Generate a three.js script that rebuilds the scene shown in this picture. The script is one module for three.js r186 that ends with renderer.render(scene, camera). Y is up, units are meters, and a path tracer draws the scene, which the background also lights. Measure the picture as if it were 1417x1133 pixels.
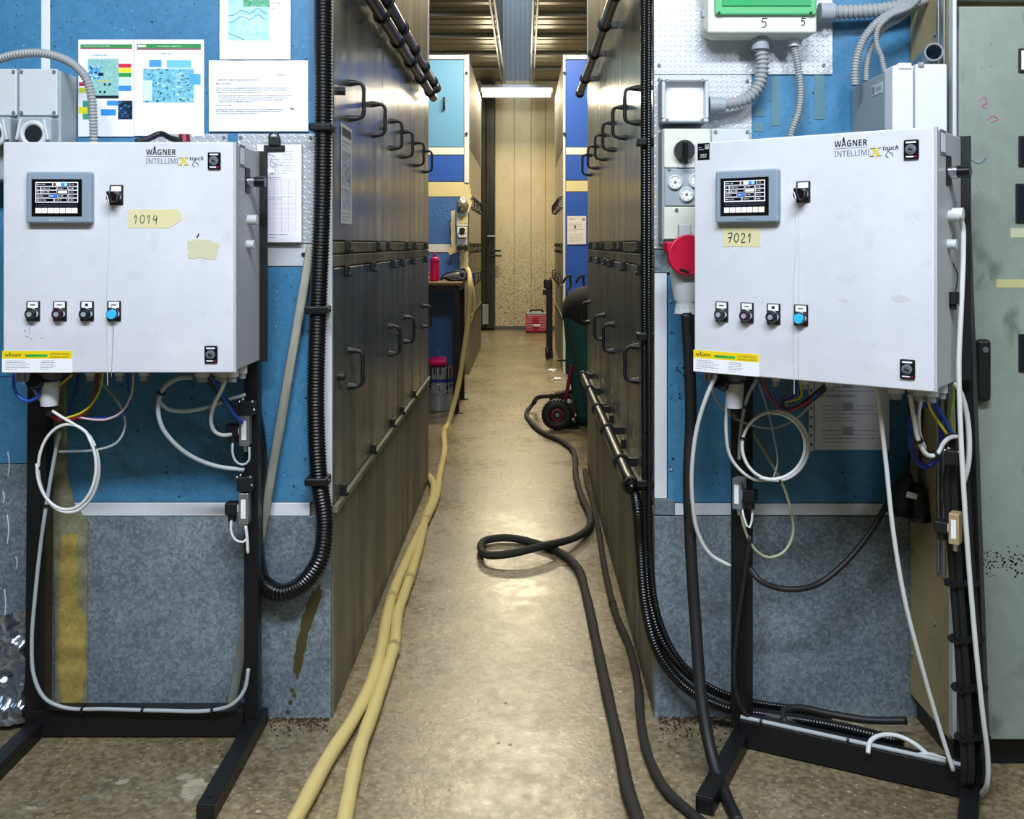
import * as THREE from 'three';
import { RoundedBoxGeometry } from 'three/addons/geometries/RoundedBoxGeometry.js';
import { TextGeometry } from 'three/addons/geometries/TextGeometry.js';
import { FontLoader } from 'three/addons/loaders/FontLoader.js';
import { mergeGeometries } from 'three/addons/utils/BufferGeometryUtils.js';
import { MarchingCubes } from 'three/addons/objects/MarchingCubes.js';
import { RectAreaLightUniformsLib } from 'three/addons/lights/RectAreaLightUniformsLib.js';

// ---------------------------------------------------------------- camera, light, exposure
const scene = new THREE.Scene();
scene.background = new THREE.Color(0x000000);
const F = 1350, CX = 727, CY = 338, EYE = 1.4;             // focal length in pixels, eye-level point, eye height
const camera = new THREE.PerspectiveCamera(2 * Math.atan(566.5 / F) * 180 / Math.PI, 1417 / 1133, 0.05, 60);
camera.position.set(0, EYE, 0);
camera.lookAt(0, EYE, -1);
camera.setViewOffset(1417, 1133, 708.5 - CX, 566.5 - CY, 1417, 1133);
const renderer = new THREE.WebGLRenderer({ antialias: true });
renderer.toneMapping = THREE.LinearToneMapping;
renderer.toneMappingExposure = 1.0;
renderer.shadowMap.enabled = true;
RectAreaLightUniformsLib.init();
const LIGHT = {
  cool: 0xeaf2ff, warm: 0xffecc6, sky: 0xd3e1f4,
  front: 76, frontSide: 40, aisle: 125, gap: 140, end: 260, slot: 12,
};

// ---------------------------------------------------------------- helpers
let seed = 7;
const rnd = () => { seed = (seed * 1664525 + 1013904223) >>> 0; return seed / 4294967296; };
const rr = (a, b) => a + (b - a) * rnd();
const V = (x, y, z) => new THREE.Vector3(x, y, z);
const X = (px, D) => (px - CX) / F * D, Y = (py, D) => EYE - (py - CY) / F * D;
const at = (px, py, D) => V(X(px, D), Y(py, D), -D);
const onFloor = (px, py, r) => at(px, py, (EYE - r) * F / (py - CY));
const taken = new Map();
function numbered(name) { const n = taken.get(name) || 0; taken.set(name, n + 1); return n ? name + '_' + String(n).padStart(3, '0') : name; }
function data(o, label, category, group, kind) {
  if (label) o.userData.label = label;
  if (category) o.userData.category = category;
  if (group) o.userData.group = group;
  if (kind) o.userData.kind = kind;
  return o;
}
function thing(name, label, category, pos = [0, 0, 0], turn = 0, group, kind) {
  const g = new THREE.Group(); g.name = numbered(name); g.position.set(...pos); g.rotation.y = turn; scene.add(g); g.updateMatrixWorld(true);
  return data(g, label, category, group, kind);
}
const shadowed = (m) => { m.castShadow = true; m.receiveShadow = true; return m; };
// a part: geometry about its own origin, pos in the parent's frame
function part(name, geo, mat, parent, pos = [0, 0, 0], rot = [0, 0, 0], label) {
  const m = shadowed(new THREE.Mesh(geo, mat)); m.name = name; m.position.set(...(pos.isVector3 ? pos.toArray() : pos)); m.rotation.set(...rot); parent.add(m); m.updateMatrixWorld(true);
  if (label) m.userData.label = label;
  return m;
}
// uv in metres, by the axis a face looks along
function uvm(geo, off = [0, 0, 0]) {
  const g = geo.index ? geo.toNonIndexed() : geo, p = g.attributes.position, uv = new Float32Array(p.count * 2);
  const a = V(0, 0, 0), b = V(0, 0, 0), c = V(0, 0, 0);
  for (let i = 0; i < p.count; i += 3) {
    a.fromBufferAttribute(p, i); b.fromBufferAttribute(p, i + 1); c.fromBufferAttribute(p, i + 2);
    const n = b.clone().sub(a).cross(c.clone().sub(a)), x = Math.abs(n.x), y = Math.abs(n.y), z = Math.abs(n.z);
    [a, b, c].forEach((v, k) => {
      const q = [v.x + off[0], v.y + off[1], v.z + off[2]];
      const [s, t] = x >= y && x >= z ? [q[2], q[1]] : y >= z ? [q[0], q[2]] : [q[0], q[1]];
      uv[(i + k) * 2] = s; uv[(i + k) * 2 + 1] = t;
    });
  }
  g.setAttribute('uv', new THREE.BufferAttribute(uv, 2));
  return g;
}
const rbox = (w, h, d, r = 0.002) => (r ? new RoundedBoxGeometry(w, h, d, 1, Math.min(r, w / 2.01, h / 2.01, d / 2.01)) : new THREE.BoxGeometry(w, h, d));
// box given by its limits in the world (y up, depth D in front of the camera), under a group that is not turned
function slab(name, x0, x1, y0, y1, d0, d1, mat, parent, r = 0.002, label) {
  const c = [(x0 + x1) / 2, (y0 + y1) / 2, -(d0 + d1) / 2], o = V(0, 0, 0);
  for (let p = parent; p && p !== scene; p = p.parent) o.add(p.position);
  const g = uvm(rbox(Math.abs(x1 - x0), Math.abs(y1 - y0), Math.abs(d1 - d0), r), c);
  return part(name, g, mat, parent, [c[0] - o.x, c[1] - o.y, c[2] - o.z], [0, 0, 0], label);
}
// upright board seen at pixels x0..x1, y0..y1 at depth D, t thick towards the camera
const board = (name, x0, x1, y0, y1, D, t, mat, parent, r = 0.0015, label) => slab(name, X(x0, D), X(x1, D), Y(y1, D), Y(y0, D), D - t, D, mat, parent, r, label);
// bar between two points in the parent's frame
function barGeo(p, q, w, h = w, r = 0.002) {
  const d = q.clone().sub(p), L = d.length(), g = uvm(rbox(w, h, L, r));
  const up = Math.abs(d.y) > 0.95 * L ? V(0, 0, 1) : V(0, 1, 0), m = new THREE.Matrix4().lookAt(q, p, up); m.setPosition(p.clone().add(q).multiplyScalar(0.5));
  return g.applyMatrix4(m);
}
const cyl = (r, h, n = 20, r2 = r) => new THREE.CylinderGeometry(r2, r, h, n);
function disc(r, h, n = 20, r2 = r) { return cyl(r, h, n, r2).rotateX(Math.PI / 2); }       // axis along z
const curveOf = (pts, closed = false) => new THREE.CatmullRomCurve3(pts, closed, 'centripetal');
function sweep(curve, N, R, rad) {
  const fr = curve.computeFrenetFrames(N, false), pos = [], idx = [], uv = [];
  let len = curve.getLength();
  for (let i = 0; i <= N; i++) {
    const c = curve.getPointAt(i / N), r = rad(i / N, i);
    for (let k = 0; k <= R; k++) {
      const a = k / R * Math.PI * 2, s = Math.sin(a), co = Math.cos(a);
      pos.push(c.x + r * (co * fr.normals[i].x + s * fr.binormals[i].x), c.y + r * (co * fr.normals[i].y + s * fr.binormals[i].y), c.z + r * (co * fr.normals[i].z + s * fr.binormals[i].z));
      uv.push(k / R * 0.12, i / N * len);
    }
  }
  for (let i = 0; i < N; i++) for (let k = 0; k < R; k++) { const a = i * (R + 1) + k, b = a + R + 1; idx.push(a, a + 1, b, b, a + 1, b + 1); }
  for (const [base, flip] of [[0, false], [N * (R + 1), true]]) for (let k = 1; k < R - 1; k++) flip ? idx.push(base, base + k, base + k + 1) : idx.push(base, base + k + 1, base + k);
  const g = new THREE.BufferGeometry();
  g.setAttribute('position', new THREE.Float32BufferAttribute(pos, 3)); g.setAttribute('uv', new THREE.Float32BufferAttribute(uv, 2)); g.setIndex(idx); g.computeVertexNormals();
  return g;
}
const tubeGeo = (pts, r, n = 0, R = 10) => { const c = curveOf(pts); return sweep(c, n || Math.max(8, Math.min(160, Math.round(c.getLength() / 0.012))), R, () => r); };
function ribbedGeo(pts, r, pitch, amp, R = 14) { const c = curveOf(pts), n = Math.round(c.getLength() / pitch); return sweep(c, n * 4, R, (t, i) => r - ((i % 4) >= 2 ? amp : 0)); }
// a top-level single mesh whose geometry is in world coordinates: its origin goes to the middle of its base
function lone(name, geo, mat, label, category, group) {
  geo.computeBoundingBox(); const b = geo.boundingBox, c = V((b.min.x + b.max.x) / 2, b.min.y, (b.min.z + b.max.z) / 2);
  geo.translate(-c.x, -c.y, -c.z);
  const m = shadowed(new THREE.Mesh(geo, mat)); m.name = numbered(name); m.position.copy(c); scene.add(m); m.updateMatrixWorld(true);
  return data(m, label, category, group);
}
// geometry in world coordinates under a parent that stands somewhere
function world(name, geo, mat, parent, label) { parent.updateMatrixWorld(true); geo.applyMatrix4(parent.matrixWorld.clone().invert()); return part(name, geo, mat, parent, [0, 0, 0], [0, 0, 0], label); }

// ---------------------------------------------------------------- noise and textures
const hash = (x, y, s) => { let h = Math.imul(x, 374761393) ^ Math.imul(y, 668265263) ^ Math.imul(s, 1274126177); h = Math.imul(h ^ (h >>> 13), 1274126177); return ((h ^ (h >>> 16)) >>> 0) / 4294967296; };
function vn(x, y, px, py, s) {
  const xi = Math.floor(x), yi = Math.floor(y), fx = x - xi, fy = y - yi, u = fx * fx * (3 - 2 * fx), v = fy * fy * (3 - 2 * fy), w = (n, p) => ((n % p) + p) % p;
  const a = hash(w(xi, px), w(yi, py), s), b = hash(w(xi + 1, px), w(yi, py), s), c = hash(w(xi, px), w(yi + 1, py), s), d = hash(w(xi + 1, px), w(yi + 1, py), s);
  return a + (b - a) * u + (c - a) * v + (a - b - c + d) * u * v;
}
function fbm(u, v, px, py, oct, s) { let a = 0, w = 0.5, t = 0; for (let o = 0; o < oct; o++) { a += w * vn(u * px, v * py, px, py, s + o); t += w; w *= 0.5; px *= 2; py *= 2; } return a / t; }
const clamp = (x, a = 0, b = 1) => Math.min(b, Math.max(a, x)), mix = (a, b, t) => a + (b - a) * t, sm = (a, b, x) => { const t = clamp((x - a) / (b - a)); return t * t * (3 - 2 * t); };
const mix3 = (a, b, t) => [mix(a[0], b[0], t), mix(a[1], b[1], t), mix(a[2], b[2], t)];
function dataTex(w, h, metresX, metresY, fn, srgb = true) {
  const d = new Uint8Array(w * h * 4);
  for (let y = 0; y < h; y++) for (let x = 0; x < w; x++) {
    const c = fn(x / w, y / h, x, y), i = (y * w + x) * 4;
    if (typeof c === 'number') d[i] = d[i + 1] = d[i + 2] = clamp(c) * 255; else { d[i] = clamp(c[0], 0, 255); d[i + 1] = clamp(c[1], 0, 255); d[i + 2] = clamp(c[2], 0, 255); }
    d[i + 3] = 255;
  }
  const t = new THREE.DataTexture(d, w, h, THREE.RGBAFormat);
  t.wrapS = t.wrapT = THREE.RepeatWrapping; t.magFilter = THREE.LinearFilter; t.minFilter = THREE.LinearMipmapLinearFilter; t.generateMipmaps = true;
  t.repeat.set(1 / metresX, 1 / metresY); if (srgb) t.colorSpace = THREE.SRGBColorSpace; t.needsUpdate = true;
  return t;
}
function canvasTex(w, h, draw) {
  const c = document.createElement('canvas'); c.width = w; c.height = h; const x = c.getContext('2d'); draw(x, w, h);
  const t = new THREE.CanvasTexture(c); t.colorSpace = THREE.SRGBColorSpace; t.anisotropy = 8; return t;
}
const specks = (u, v, n, s, share, size) => {      // dots scattered over an n x n grid
  const x = u * n, y = v * n, xi = Math.floor(x), yi = Math.floor(y);
  if (hash(xi, yi, s) > share) return 0;
  const cx = xi + 0.3 + 0.4 * hash(xi, yi, s + 1), cy = yi + 0.3 + 0.4 * hash(xi, yi, s + 2), r = size * (0.4 + 0.6 * hash(xi, yi, s + 3));
  return clamp((r - Math.hypot(x - cx, y - cy)) / r * 2.5);
};
const T = {};
T.blue = dataTex(1024, 1024, 1, 1, (u, v) => {
  const m = fbm(u, v, 5, 5, 5, 3), f = fbm(u, v, 90, 90, 2, 9);
  let c = mix3([54, 112, 150], [76, 138, 176], m); const k = (f - 0.5) * 16; c = [c[0] + k, c[1] + k, c[2] + k];
  c = mix3(c, [20, 40, 62], 0.8 * specks(u, v, 60, 31, 0.12, 0.16)); c = mix3(c, [24, 44, 60], 0.75 * specks(u, v, 24, 41, 0.14, 0.14)); c = mix3(c, [200, 220, 232], 0.7 * specks(u, v, 40, 51, 0.04, 0.12));
  return c;
});
T.galv = dataTex(1024, 1024, 0.8, 0.8, (u, v) => {
  const n = 110, x = u * n + 0.5 * (fbm(u, v, 60, 60, 2, 71) - 0.5) * 4, y = v * n + 0.5 * (fbm(u, v, 60, 60, 2, 77) - 0.5) * 4; let best = 9, id = 0; const w = (k) => ((k % n) + n) % n;
  for (let j = -1; j <= 1; j++) for (let i = -1; i <= 1; i++) { const xi = Math.floor(x) + i, yi = Math.floor(y) + j, h1 = hash(w(xi), w(yi), 5), h2 = hash(w(xi), w(yi), 6), d = Math.hypot(xi + h1 - x, yi + h2 - y); if (d < best) { best = d; id = hash(w(xi), w(yi), 8); } }
  const m = fbm(u, v, 4, 4, 5, 12), k = 0.5 * (id - 0.5) + 0.6 * (m - 0.5);
  let c = mix3([92, 106, 116], [176, 190, 196], clamp(0.45 + k)); c = mix3(c, [30, 34, 38], 0.85 * specks(u, v, 50, 14, 0.08, 0.14)); c = mix3(c, [205, 212, 214], 0.6 * specks(u, v, 36, 17, 0.03, 0.1));
  return c;
});
T.streak = dataTex(1024, 1024, 1.3, 2.6, (u, v) => {            // stained stainless sheet: runs and wipe marks
  const a = fbm(u, v, 26, 3, 4, 21), b = fbm(u, v, 7, 3, 4, 25), f = fbm(u, v, 200, 60, 2, 27), cc = fbm(u, v, 4, 5, 5, 28);
  let c = mix3([104, 110, 106], [178, 181, 170], clamp(0.5 + 1.1 * (a - 0.5) + 0.9 * (b - 0.5))); c = mix3(c, [116, 106, 80], 0.45 * sm(0.52, 0.75, cc)); const k = (f - 0.5) * 26;
  c = [c[0] + k, c[1] + k, c[2] + k]; return mix3(c, [40, 38, 32], 0.7 * specks(u, v, 50, 29, 0.04, 0.12));
});
T.streakRough = dataTex(512, 512, 1.3, 2.6, (u, v) => 0.25 + 0.4 * fbm(u, v, 14, 4, 4, 33), false);
T.floor = dataTex(2048, 2048, 3, 3, (u, v) => {
  const a = fbm(u, v, 6, 6, 6, 61), f = fbm(u, v, 260, 260, 2, 64), g = fbm(u, v, 60, 60, 3, 66), cr = Math.abs(fbm(u, v, 16, 16, 4, 68) - 0.5);
  let c = mix3([122, 111, 87], [168, 155, 122], clamp(0.5 + 1.3 * (a - 0.5) + 0.5 * (g - 0.5))); const k = (f - 0.5) * 70; c = [c[0] + k, c[1] + k, c[2] + k];
  c = mix3(c, [84, 76, 62], 0.3 * (1 - sm(0, 0.012, cr)));
  c = mix3(c, [62, 56, 46], 0.8 * specks(u, v, 190, 69, 0.12, 0.24)); c = mix3(c, [222, 214, 196], 0.8 * specks(u, v, 170, 72, 0.12, 0.22)); c = mix3(c, [214, 204, 184], 0.8 * specks(u, v, 34, 75, 0.05, 0.12));
  return c;
});
T.floorRough = dataTex(512, 512, 3, 3, (u, v) => 0.16 + 0.18 * fbm(u, v, 12, 12, 4, 81) + 0.1 * fbm(u, v, 120, 120, 1, 84), false);
T.floorBump = dataTex(1024, 1024, 1, 1, (u, v) => 0.6 * fbm(u, v, 120, 120, 2, 85) + 0.4 * fbm(u, v, 24, 24, 3, 87), false);
T.white = dataTex(1024, 1024, 0.9, 0.9, (u, v) => {
  const a = fbm(u, v, 6, 6, 5, 91), b = fbm(u, v, 40, 40, 3, 95); let c = mix3([204, 207, 212], [222, 224, 228], a); const k = (b - 0.5) * 5; c = [c[0] + k, c[1] + k, c[2] + k];
  c = mix3(c, [196, 199, 203], 0.4 * sm(0.68, 0.86, fbm(u, v, 14, 18, 6, 97))); return mix3(c, [120, 124, 128], 0.5 * specks(u, v, 70, 98, 0.02, 0.14));
});
T.greige = dataTex(1024, 1024, 1.2, 1.2, (u, v) => {
  const a = fbm(u, v, 4, 3, 5, 101), b = fbm(u, v, 60, 40, 3, 104); let c = mix3([142, 148, 140], [182, 186, 174], a); const k = (b - 0.5) * 14; c = [c[0] + k, c[1] + k, c[2] + k];
  c = mix3(c, [98, 102, 98], 0.65 * sm(0.56, 0.76, fbm(u, v, 14, 9, 6, 107))); return mix3(c, [70, 70, 66], 0.6 * specks(u, v, 60, 108, 0.05, 0.13));
});
T.gold = dataTex(512, 1024, 1.2, 3, (u, v) => { const a = fbm(u, v, 6, 8, 5, 111), b = fbm(u, v, 60, 80, 3, 114); const c = mix3([158, 146, 112], [190, 178, 142], a), k = (b - 0.5) * 18; return [c[0] + k, c[1] + k, c[2] + k]; });
T.checker = canvasTex(512, 512, (x, w, h) => {
  x.fillStyle = '#000'; x.fillRect(0, 0, w, h); const n = 8, s = w / n;
  for (let j = -1; j <= n; j++) for (let i = -1; i <= n; i++) { x.save(); x.translate((i + 0.5) * s, (j + 0.5) * s); x.rotate(((i + j) & 1 ? 1 : -1) * Math.PI / 4); const g = x.createRadialGradient(0, 0, 2, 0, 0, s * 0.5); g.addColorStop(0, '#fff'); g.addColorStop(0.75, '#aaa'); g.addColorStop(1, '#000'); x.fillStyle = g; x.scale(1, 0.3); x.beginPath(); x.arc(0, 0, s * 0.5, 0, 7); x.fill(); x.restore(); }
});
T.checker.colorSpace = THREE.NoColorSpace; T.checker.wrapS = T.checker.wrapT = THREE.RepeatWrapping; T.checker.repeat.set(1 / 0.12, 1 / 0.12);
T.tape = dataTex(512, 512, 0.3, 0.3, (u, v) => { const a = fbm(u, v, 8, 8, 5, 131), b = fbm(u, v, 60, 60, 3, 134); let c = mix3([150, 146, 128], [206, 200, 176], clamp(0.5 + 1.6 * (a - 0.5) + 0.8 * (b - 0.5))); return mix3(c, [60, 52, 34], 0.6 * specks(u, v, 30, 136, 0.12, 0.2)); });
T.fabric = dataTex(256, 256, 0.06, 0.06, (u, v, x, y) => 0.5 + 0.3 * Math.sin(x / 256 * Math.PI * 32) * Math.sin(y / 256 * Math.PI * 32) + 0.2 * fbm(u, v, 40, 40, 2, 5), false);
T.braid = dataTex(256, 256, 0.03, 0.03, (u, v) => 0.5 + 0.25 * Math.sin((u * 8 + v * 8) * Math.PI * 2) + 0.25 * Math.sin((u * 8 - v * 8) * Math.PI * 2), false);

const std = (o) => new THREE.MeshStandardMaterial(o), hex = (c, rough = 0.5, metal = 0, more = {}) => std({ color: c, roughness: rough, metalness: metal, ...more });
const M = {
  blue: std({ map: T.blue, roughness: 0.42 }),
  galv: std({ map: T.galv, roughness: 0.48, metalness: 0.35 }),
  streak: std({ map: T.streak, roughnessMap: T.streakRough, roughness: 0.46, metalness: 0.4 }),
  streakLow: std({ map: T.streak, color: 0xa3b0ae, roughnessMap: T.streakRough, roughness: 0.7, metalness: 0.35 }),
  streakDull: std({ map: T.streak, color: 0xd8d0bc, roughness: 0.62, metalness: 0.25 }),
  floor: std({ map: T.floor, roughnessMap: T.floorRough, roughness: 1, bumpMap: T.floorBump, bumpScale: 0.0005, vertexColors: true }),
  white: std({ map: T.white, roughness: 0.42 }),
  bodyGrey: hex(0xb9bcbe, 0.45),
  greige: std({ map: T.greige, color: 0xd6e0dd, roughness: 0.5 }),
  beige: std({ map: T.gold, color: 0xf2ecd8, roughness: 0.5 }),
  gold: std({ map: T.gold, roughness: 0.5, metalness: 0.1 }),
  checker: std({ color: 0xd4d8dc, roughness: 0.36, metalness: 0.55, bumpMap: T.checker, bumpScale: 0.0009 }),
  alu: hex(0xd5dade, 0.42, 0.35), trimWhite: hex(0xdfe4e8, 0.45, 0.1), steel: hex(0xb8bcc0, 0.3, 0.85), chrome: hex(0xd8dadd, 0.18, 1),
  black: hex(0x141517, 0.5), blackGloss: hex(0x0d0e10, 0.28), blackSteel: hex(0x17181a, 0.42, 0.2), rubber: hex(0x1b1b1c, 0.55), greyPlastic: hex(0x9aa3a8, 0.5), palePlastic: hex(0xc6cccd, 0.45), conduit: hex(0x989c9b, 0.45), darkBox: hex(0x6c7479, 0.5),
  bezel: hex(0x8a9aa8, 0.4), hall: hex(0x8f918c, 0.8), hallDark: hex(0x5c5e5c, 0.8),
  paper: hex(0xeef0f2, 0.6), tape: hex(0xd9d2a2, 0.7), tapeOld: std({ map: T.tape, color: 0xb9bca8, roughness: 0.8 }), tapeYellow: std({ map: T.tape, color: 0xe0cc78, roughness: 0.8 }),
  tubeWhite: hex(0xd9dcd8, 0.4), tubeGrey: hex(0xa9b1b4, 0.4), tubeClear: new THREE.MeshPhysicalMaterial({ color: 0xc9d3d2, roughness: 0.25, transmission: 0.35, thickness: 0 }), tubeYellowish: hex(0xa8ab8b, 0.4),
  wireBlue: hex(0x1f4fae, 0.4), wireRed: hex(0x8a2424, 0.4), wireYellow: hex(0xc9c522, 0.4), wireBrown: hex(0x53302a, 0.4), wireDarkBlue: hex(0x24388f, 0.4),
  hoseYellow: hex(0xdbc882, 0.7, 0, { bumpMap: T.braid, bumpScale: 0.0012 }), hoseBlack: hex(0x232220, 0.65, 0, { bumpMap: T.braid, bumpScale: 0.0010 }),
  red: hex(0xc4123a, 0.4), pink: hex(0xf0157e, 0.4), cyan: hex(0x3fb4e6, 0.35), green: hex(0x58b878, 0.35), cream: hex(0xd9dccd, 0.45),
  skyPanel: hex(0x5f9ccc, 0.5), deepBlue: hex(0x2b5bc0, 0.4), film: hex(0x4670b8, 0.22, 0, { bumpMap: T.floorBump, bumpScale: 0.004 }),
  ceiling: hex(0xb9b9b2, 0.36, 0.5), ribs: hex(0xa6aeb2, 0.5, 0.1),
};
// ---------------------------------------------------------------- lamps
function lamp(label, pos, size, target, color, power, glow = 2.2, group, thick = 0.02) {          // box luminaire: housing, diffuser and the light just in front of the diffuser
  const g = thing('ceiling_lamp', label, 'lamp', pos, 0, group);
  const dir = target.clone().sub(g.position).normalize(), o = new THREE.Object3D(); o.position.copy(g.position); o.up.set(0, 0, 1); if (Math.abs(dir.z) > 0.9) o.up.set(0, 1, 0);
  const aim = (m, s) => { m.quaternion.setFromRotationMatrix(new THREE.Matrix4().lookAt(V(0, 0, 0), dir, o.up)); m.position.copy(dir.clone().multiplyScalar(s)); };
  const h = part('housing', rbox(size[0] + 0.06, size[1] + 0.06, 0.05, 0.006), M.trimWhite, g); aim(h, -0.015 - thick);
  const d = part('diffuser', rbox(size[0], size[1], thick, 0.004), std({ color: 0xffffff, emissive: color, emissiveIntensity: glow, roughness: 0.6 }), g); aim(d, 0.01 - thick / 2);
  const l = new THREE.RectAreaLight(color, power, size[0], size[1]); l.name = 'lamp_light'; l.castShadow = true; g.add(l); l.position.copy(dir.clone().multiplyScalar(0.014)); l.up.copy(o.up); l.lookAt(g.position.clone().add(dir.clone().multiplyScalar(3)));
  return g;
}

// ---------------------------------------------------------------- the hall
const HALL = { x0: -5, x1: 5, d0: -4.2, d1: 16, h: 4.1 };
{
  const w = 10, dep = 20.2, g = uvm(new THREE.BoxGeometry(w, 0.12, dep, 110, 1, 220), [0, 0, -5.9]), p = g.attributes.position, col = new Float32Array(p.count * 3);
  for (let i = 0; i < p.count; i++) {
    const x = p.getX(i), z = p.getZ(i) - 5.9, a = fbm(x / 10 + 0.5, z / 20 + 0.9, 14, 28, 4, 201), b = fbm(x / 10 + 0.5, z / 20 + 0.9, 40, 80, 3, 205), k = clamp(0.78 + 0.42 * (a - 0.5) + 0.3 * (b - 0.5), 0.4, 1);
    col[i * 3] = k; col[i * 3 + 1] = k * 0.985; col[i * 3 + 2] = k * 0.95;
  }
  g.setAttribute('color', new THREE.BufferAttribute(col, 3));
  const f = part('floor', g, M.floor, scene, [0, -0.06, -5.9]); data(f, 'worn speckled beige concrete floor', 'floor', null, 'structure');
}
const hallWall = (name, x0, x1, y0, y1, d0, d1, mat, label) => data(slab(name, x0, x1, y0, y1, d0, d1, mat, scene, 0), label, 'wall', null, 'structure');
hallWall('wall_left', -5.15, -5, 0, 4.2, -4.2, 16, M.hall, 'plain grey hall wall on the far left');
hallWall('wall_right', 5, 5.15, 0, 4.2, -4.2, 16, M.hall, 'plain grey hall wall on the far right');
hallWall('wall_front', -5.15, 5.15, 0, 4.2, -4.35, -4.2, M.hall, 'plain grey hall wall behind the viewer');
{
  const b = thing('wall_back', 'beige panelled end wall at the end of the aisle', 'wall', [0, 0, -16.1], 0, null, 'structure');
  slab('backing', -5.15, 5.15, 0, 6.6, 16.03, 16.2, M.ribs, b, 0);
  T.goldDirt = dataTex(512, 2048, 1.2, 4.1, (u, v) => {
    const a = fbm(u, v, 6, 16, 5, 111), n = fbm(u, v, 60, 200, 3, 114), low = sm(0.55, 0.05, v); let c = mix3([206, 192, 150], [226, 213, 176], a); const k = (n - 0.5) * 16; c = [c[0] + k, c[1] + k, c[2] + k];
    c = mix3(c, [88, 72, 52], 0.8 * low * sm(0.68 - 0.16 * low, 0.74, fbm(u, v, 110, 380, 3, 118))); return mix3(c, [90, 76, 60], 0.7 * low * specks(u, v * 3.4, 90, 119, 0.3, 0.3));
  });
  const gm = std({ map: T.goldDirt, roughness: 0.42, metalness: 0.15 });
  const xs = [-0.495, -0.18, 0.095, 0.33, 0.6, 0.87, 1.14, 1.41];
  for (let i = 0; i < xs.length - 1; i++) slab('panel', xs[i] + 0.003, xs[i + 1] - 0.003, 0.06, 4.08, 16, 16.03, gm, b, 0.003);
  for (let i = 0; i < 4; i++) slab('panel', -0.72 - 0.27 * (i + 1) + 0.003, -0.72 - 0.27 * i - 0.003, 0.06, 4.08, 16, 16.03, gm, b, 0.003);
  for (let i = 0; i < 9; i++) slab('rib', -0.55 + i * 0.075, -0.525 + i * 0.075, 4.1, 6.6, 16, 16.03, M.ribs, b, 0.006);
  slab('skirting', -1.8, 1.5, 0, 0.06, 15.98, 16.03, M.hallDark, b, 0.003);
  const c = thing('door_1', 'dark steel sliding door edge beside the beige end wall', 'door', [-0.605, 0, -15.9], 0, null, 'structure');
  const dm = std({ map: T.streak, color: 0x6a675c, roughness: 0.35, metalness: 0.6 });
  slab('leaf', -0.712, -0.645, 0.03, 4.05, 15.86, 15.99, dm, c, 0.006); slab('leaf', -0.637, -0.5, 0.03, 4.05, 15.88, 15.99, dm, c, 0.006);
  slab('bolt', -0.56, -0.40, 1.28, 1.31, 15.82, 15.86, M.black, c, 0.004); slab('bolt', -0.58, -0.38, 1.2, 1.225, 15.82, 15.86, M.black, c, 0.004); slab('bolt', -0.62, -0.48, 1.52, 1.545, 15.82, 15.87, M.steel, c, 0.004);
  slab('kick_plate', -0.70, -0.60, 0.1, 0.42, 15.83, 15.86, M.steel, c, 0.004);
}
{
  const c = thing('ceiling', 'beige metal ceiling of ribbed panels with an open slot', 'ceiling', [0, 4.1, -5.9], 0, null, 'structure');
  const L = 1.16, prof = new THREE.Shape(); prof.moveTo(0, 0.05); prof.lineTo(0, -0.03); prof.lineTo(0.02, -0.03); prof.lineTo(0.03, 0);
  for (let k = 0; k < 3; k++) { const s = 0.2 + k * 0.3; prof.lineTo(s, 0); prof.lineTo(s + 0.03, 0.009); prof.lineTo(s + 0.15, 0.009); prof.lineTo(s + 0.18, 0); }
  prof.lineTo(L - 0.004, 0); prof.lineTo(L - 0.004, 0.05);
  const mk = (w) => new THREE.ExtrudeGeometry(prof, { depth: w, bevelEnabled: false }).rotateY(Math.PI / 2);       // along x, depth towards -z
  const gl = mk(4.64), gr = mk(4.89);
  for (let i = 0; i < 18; i++) { const z = -(16 - L * (i + 1)) + 5.9; part('panel', gl, M.ceiling, c, [-5, 0, z]); part('panel', gr, M.ceiling, c, [0.11, 0, z]); if (i < 6) { part('joint_strip', rbox(4.6, 0.03, 0.03, 0.004), M.trimWhite, c, [-2.7, -0.03, z]); part('joint_strip', rbox(4.8, 0.03, 0.03, 0.004), M.trimWhite, c, [2.55, -0.03, z]); } }
  for (let i = 0; i < 8; i++) slab('cover_panel', -0.36, 0.11, 4.1, 4.15, -4.2 + i * 1.15, -4.2 + (i + 1) * 1.15 - 0.004, M.ceiling, c, 0.003);
  slab('slot_side', -0.42, -0.37, 4.15, 6.6, 5, 16.03, M.hall, c, 0); slab('slot_side', 0.12, 0.17, 4.15, 6.6, 5, 16.03, M.hall, c, 0); slab('slot_end', -0.42, 0.17, 4.15, 6.6, 4.95, 5, M.hall, c, 0); slab('slot_top', -0.42, 0.17, 6.6, 6.65, 4.95, 16.2, M.hall, c, 0);
  for (const x of [-0.385, -0.335, 0.085, 0.135]) slab('rail', x - 0.012, x + 0.012, 4.03, 4.075, 5, 15.95, M.alu, c, 0.004);
  slab('deck', -5.15, -0.42, 4.16, 4.22, -4.35, 16.2, M.hall, c, 0); slab('deck', 0.17, 5.15, 4.16, 4.22, -4.35, 16.2, M.hall, c, 0); slab('deck', -0.42, 0.17, 4.16, 4.22, -4.35, 4.95, M.hall, c, 0);
}
lamp('cool white lamp panel over the viewer, facing the two control cabinets', [-0.15, 3.86, 0.1], [2.6, 0.35], V(0.0, 1.0, -2.4), LIGHT.cool, LIGHT.front);
lamp('cool white lamp panel behind the viewer on the right', [2.6, 3.8, 1.6], [1.2, 0.3], V(0.2, 0.8, -2.7), LIGHT.cool, LIGHT.frontSide);
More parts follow.
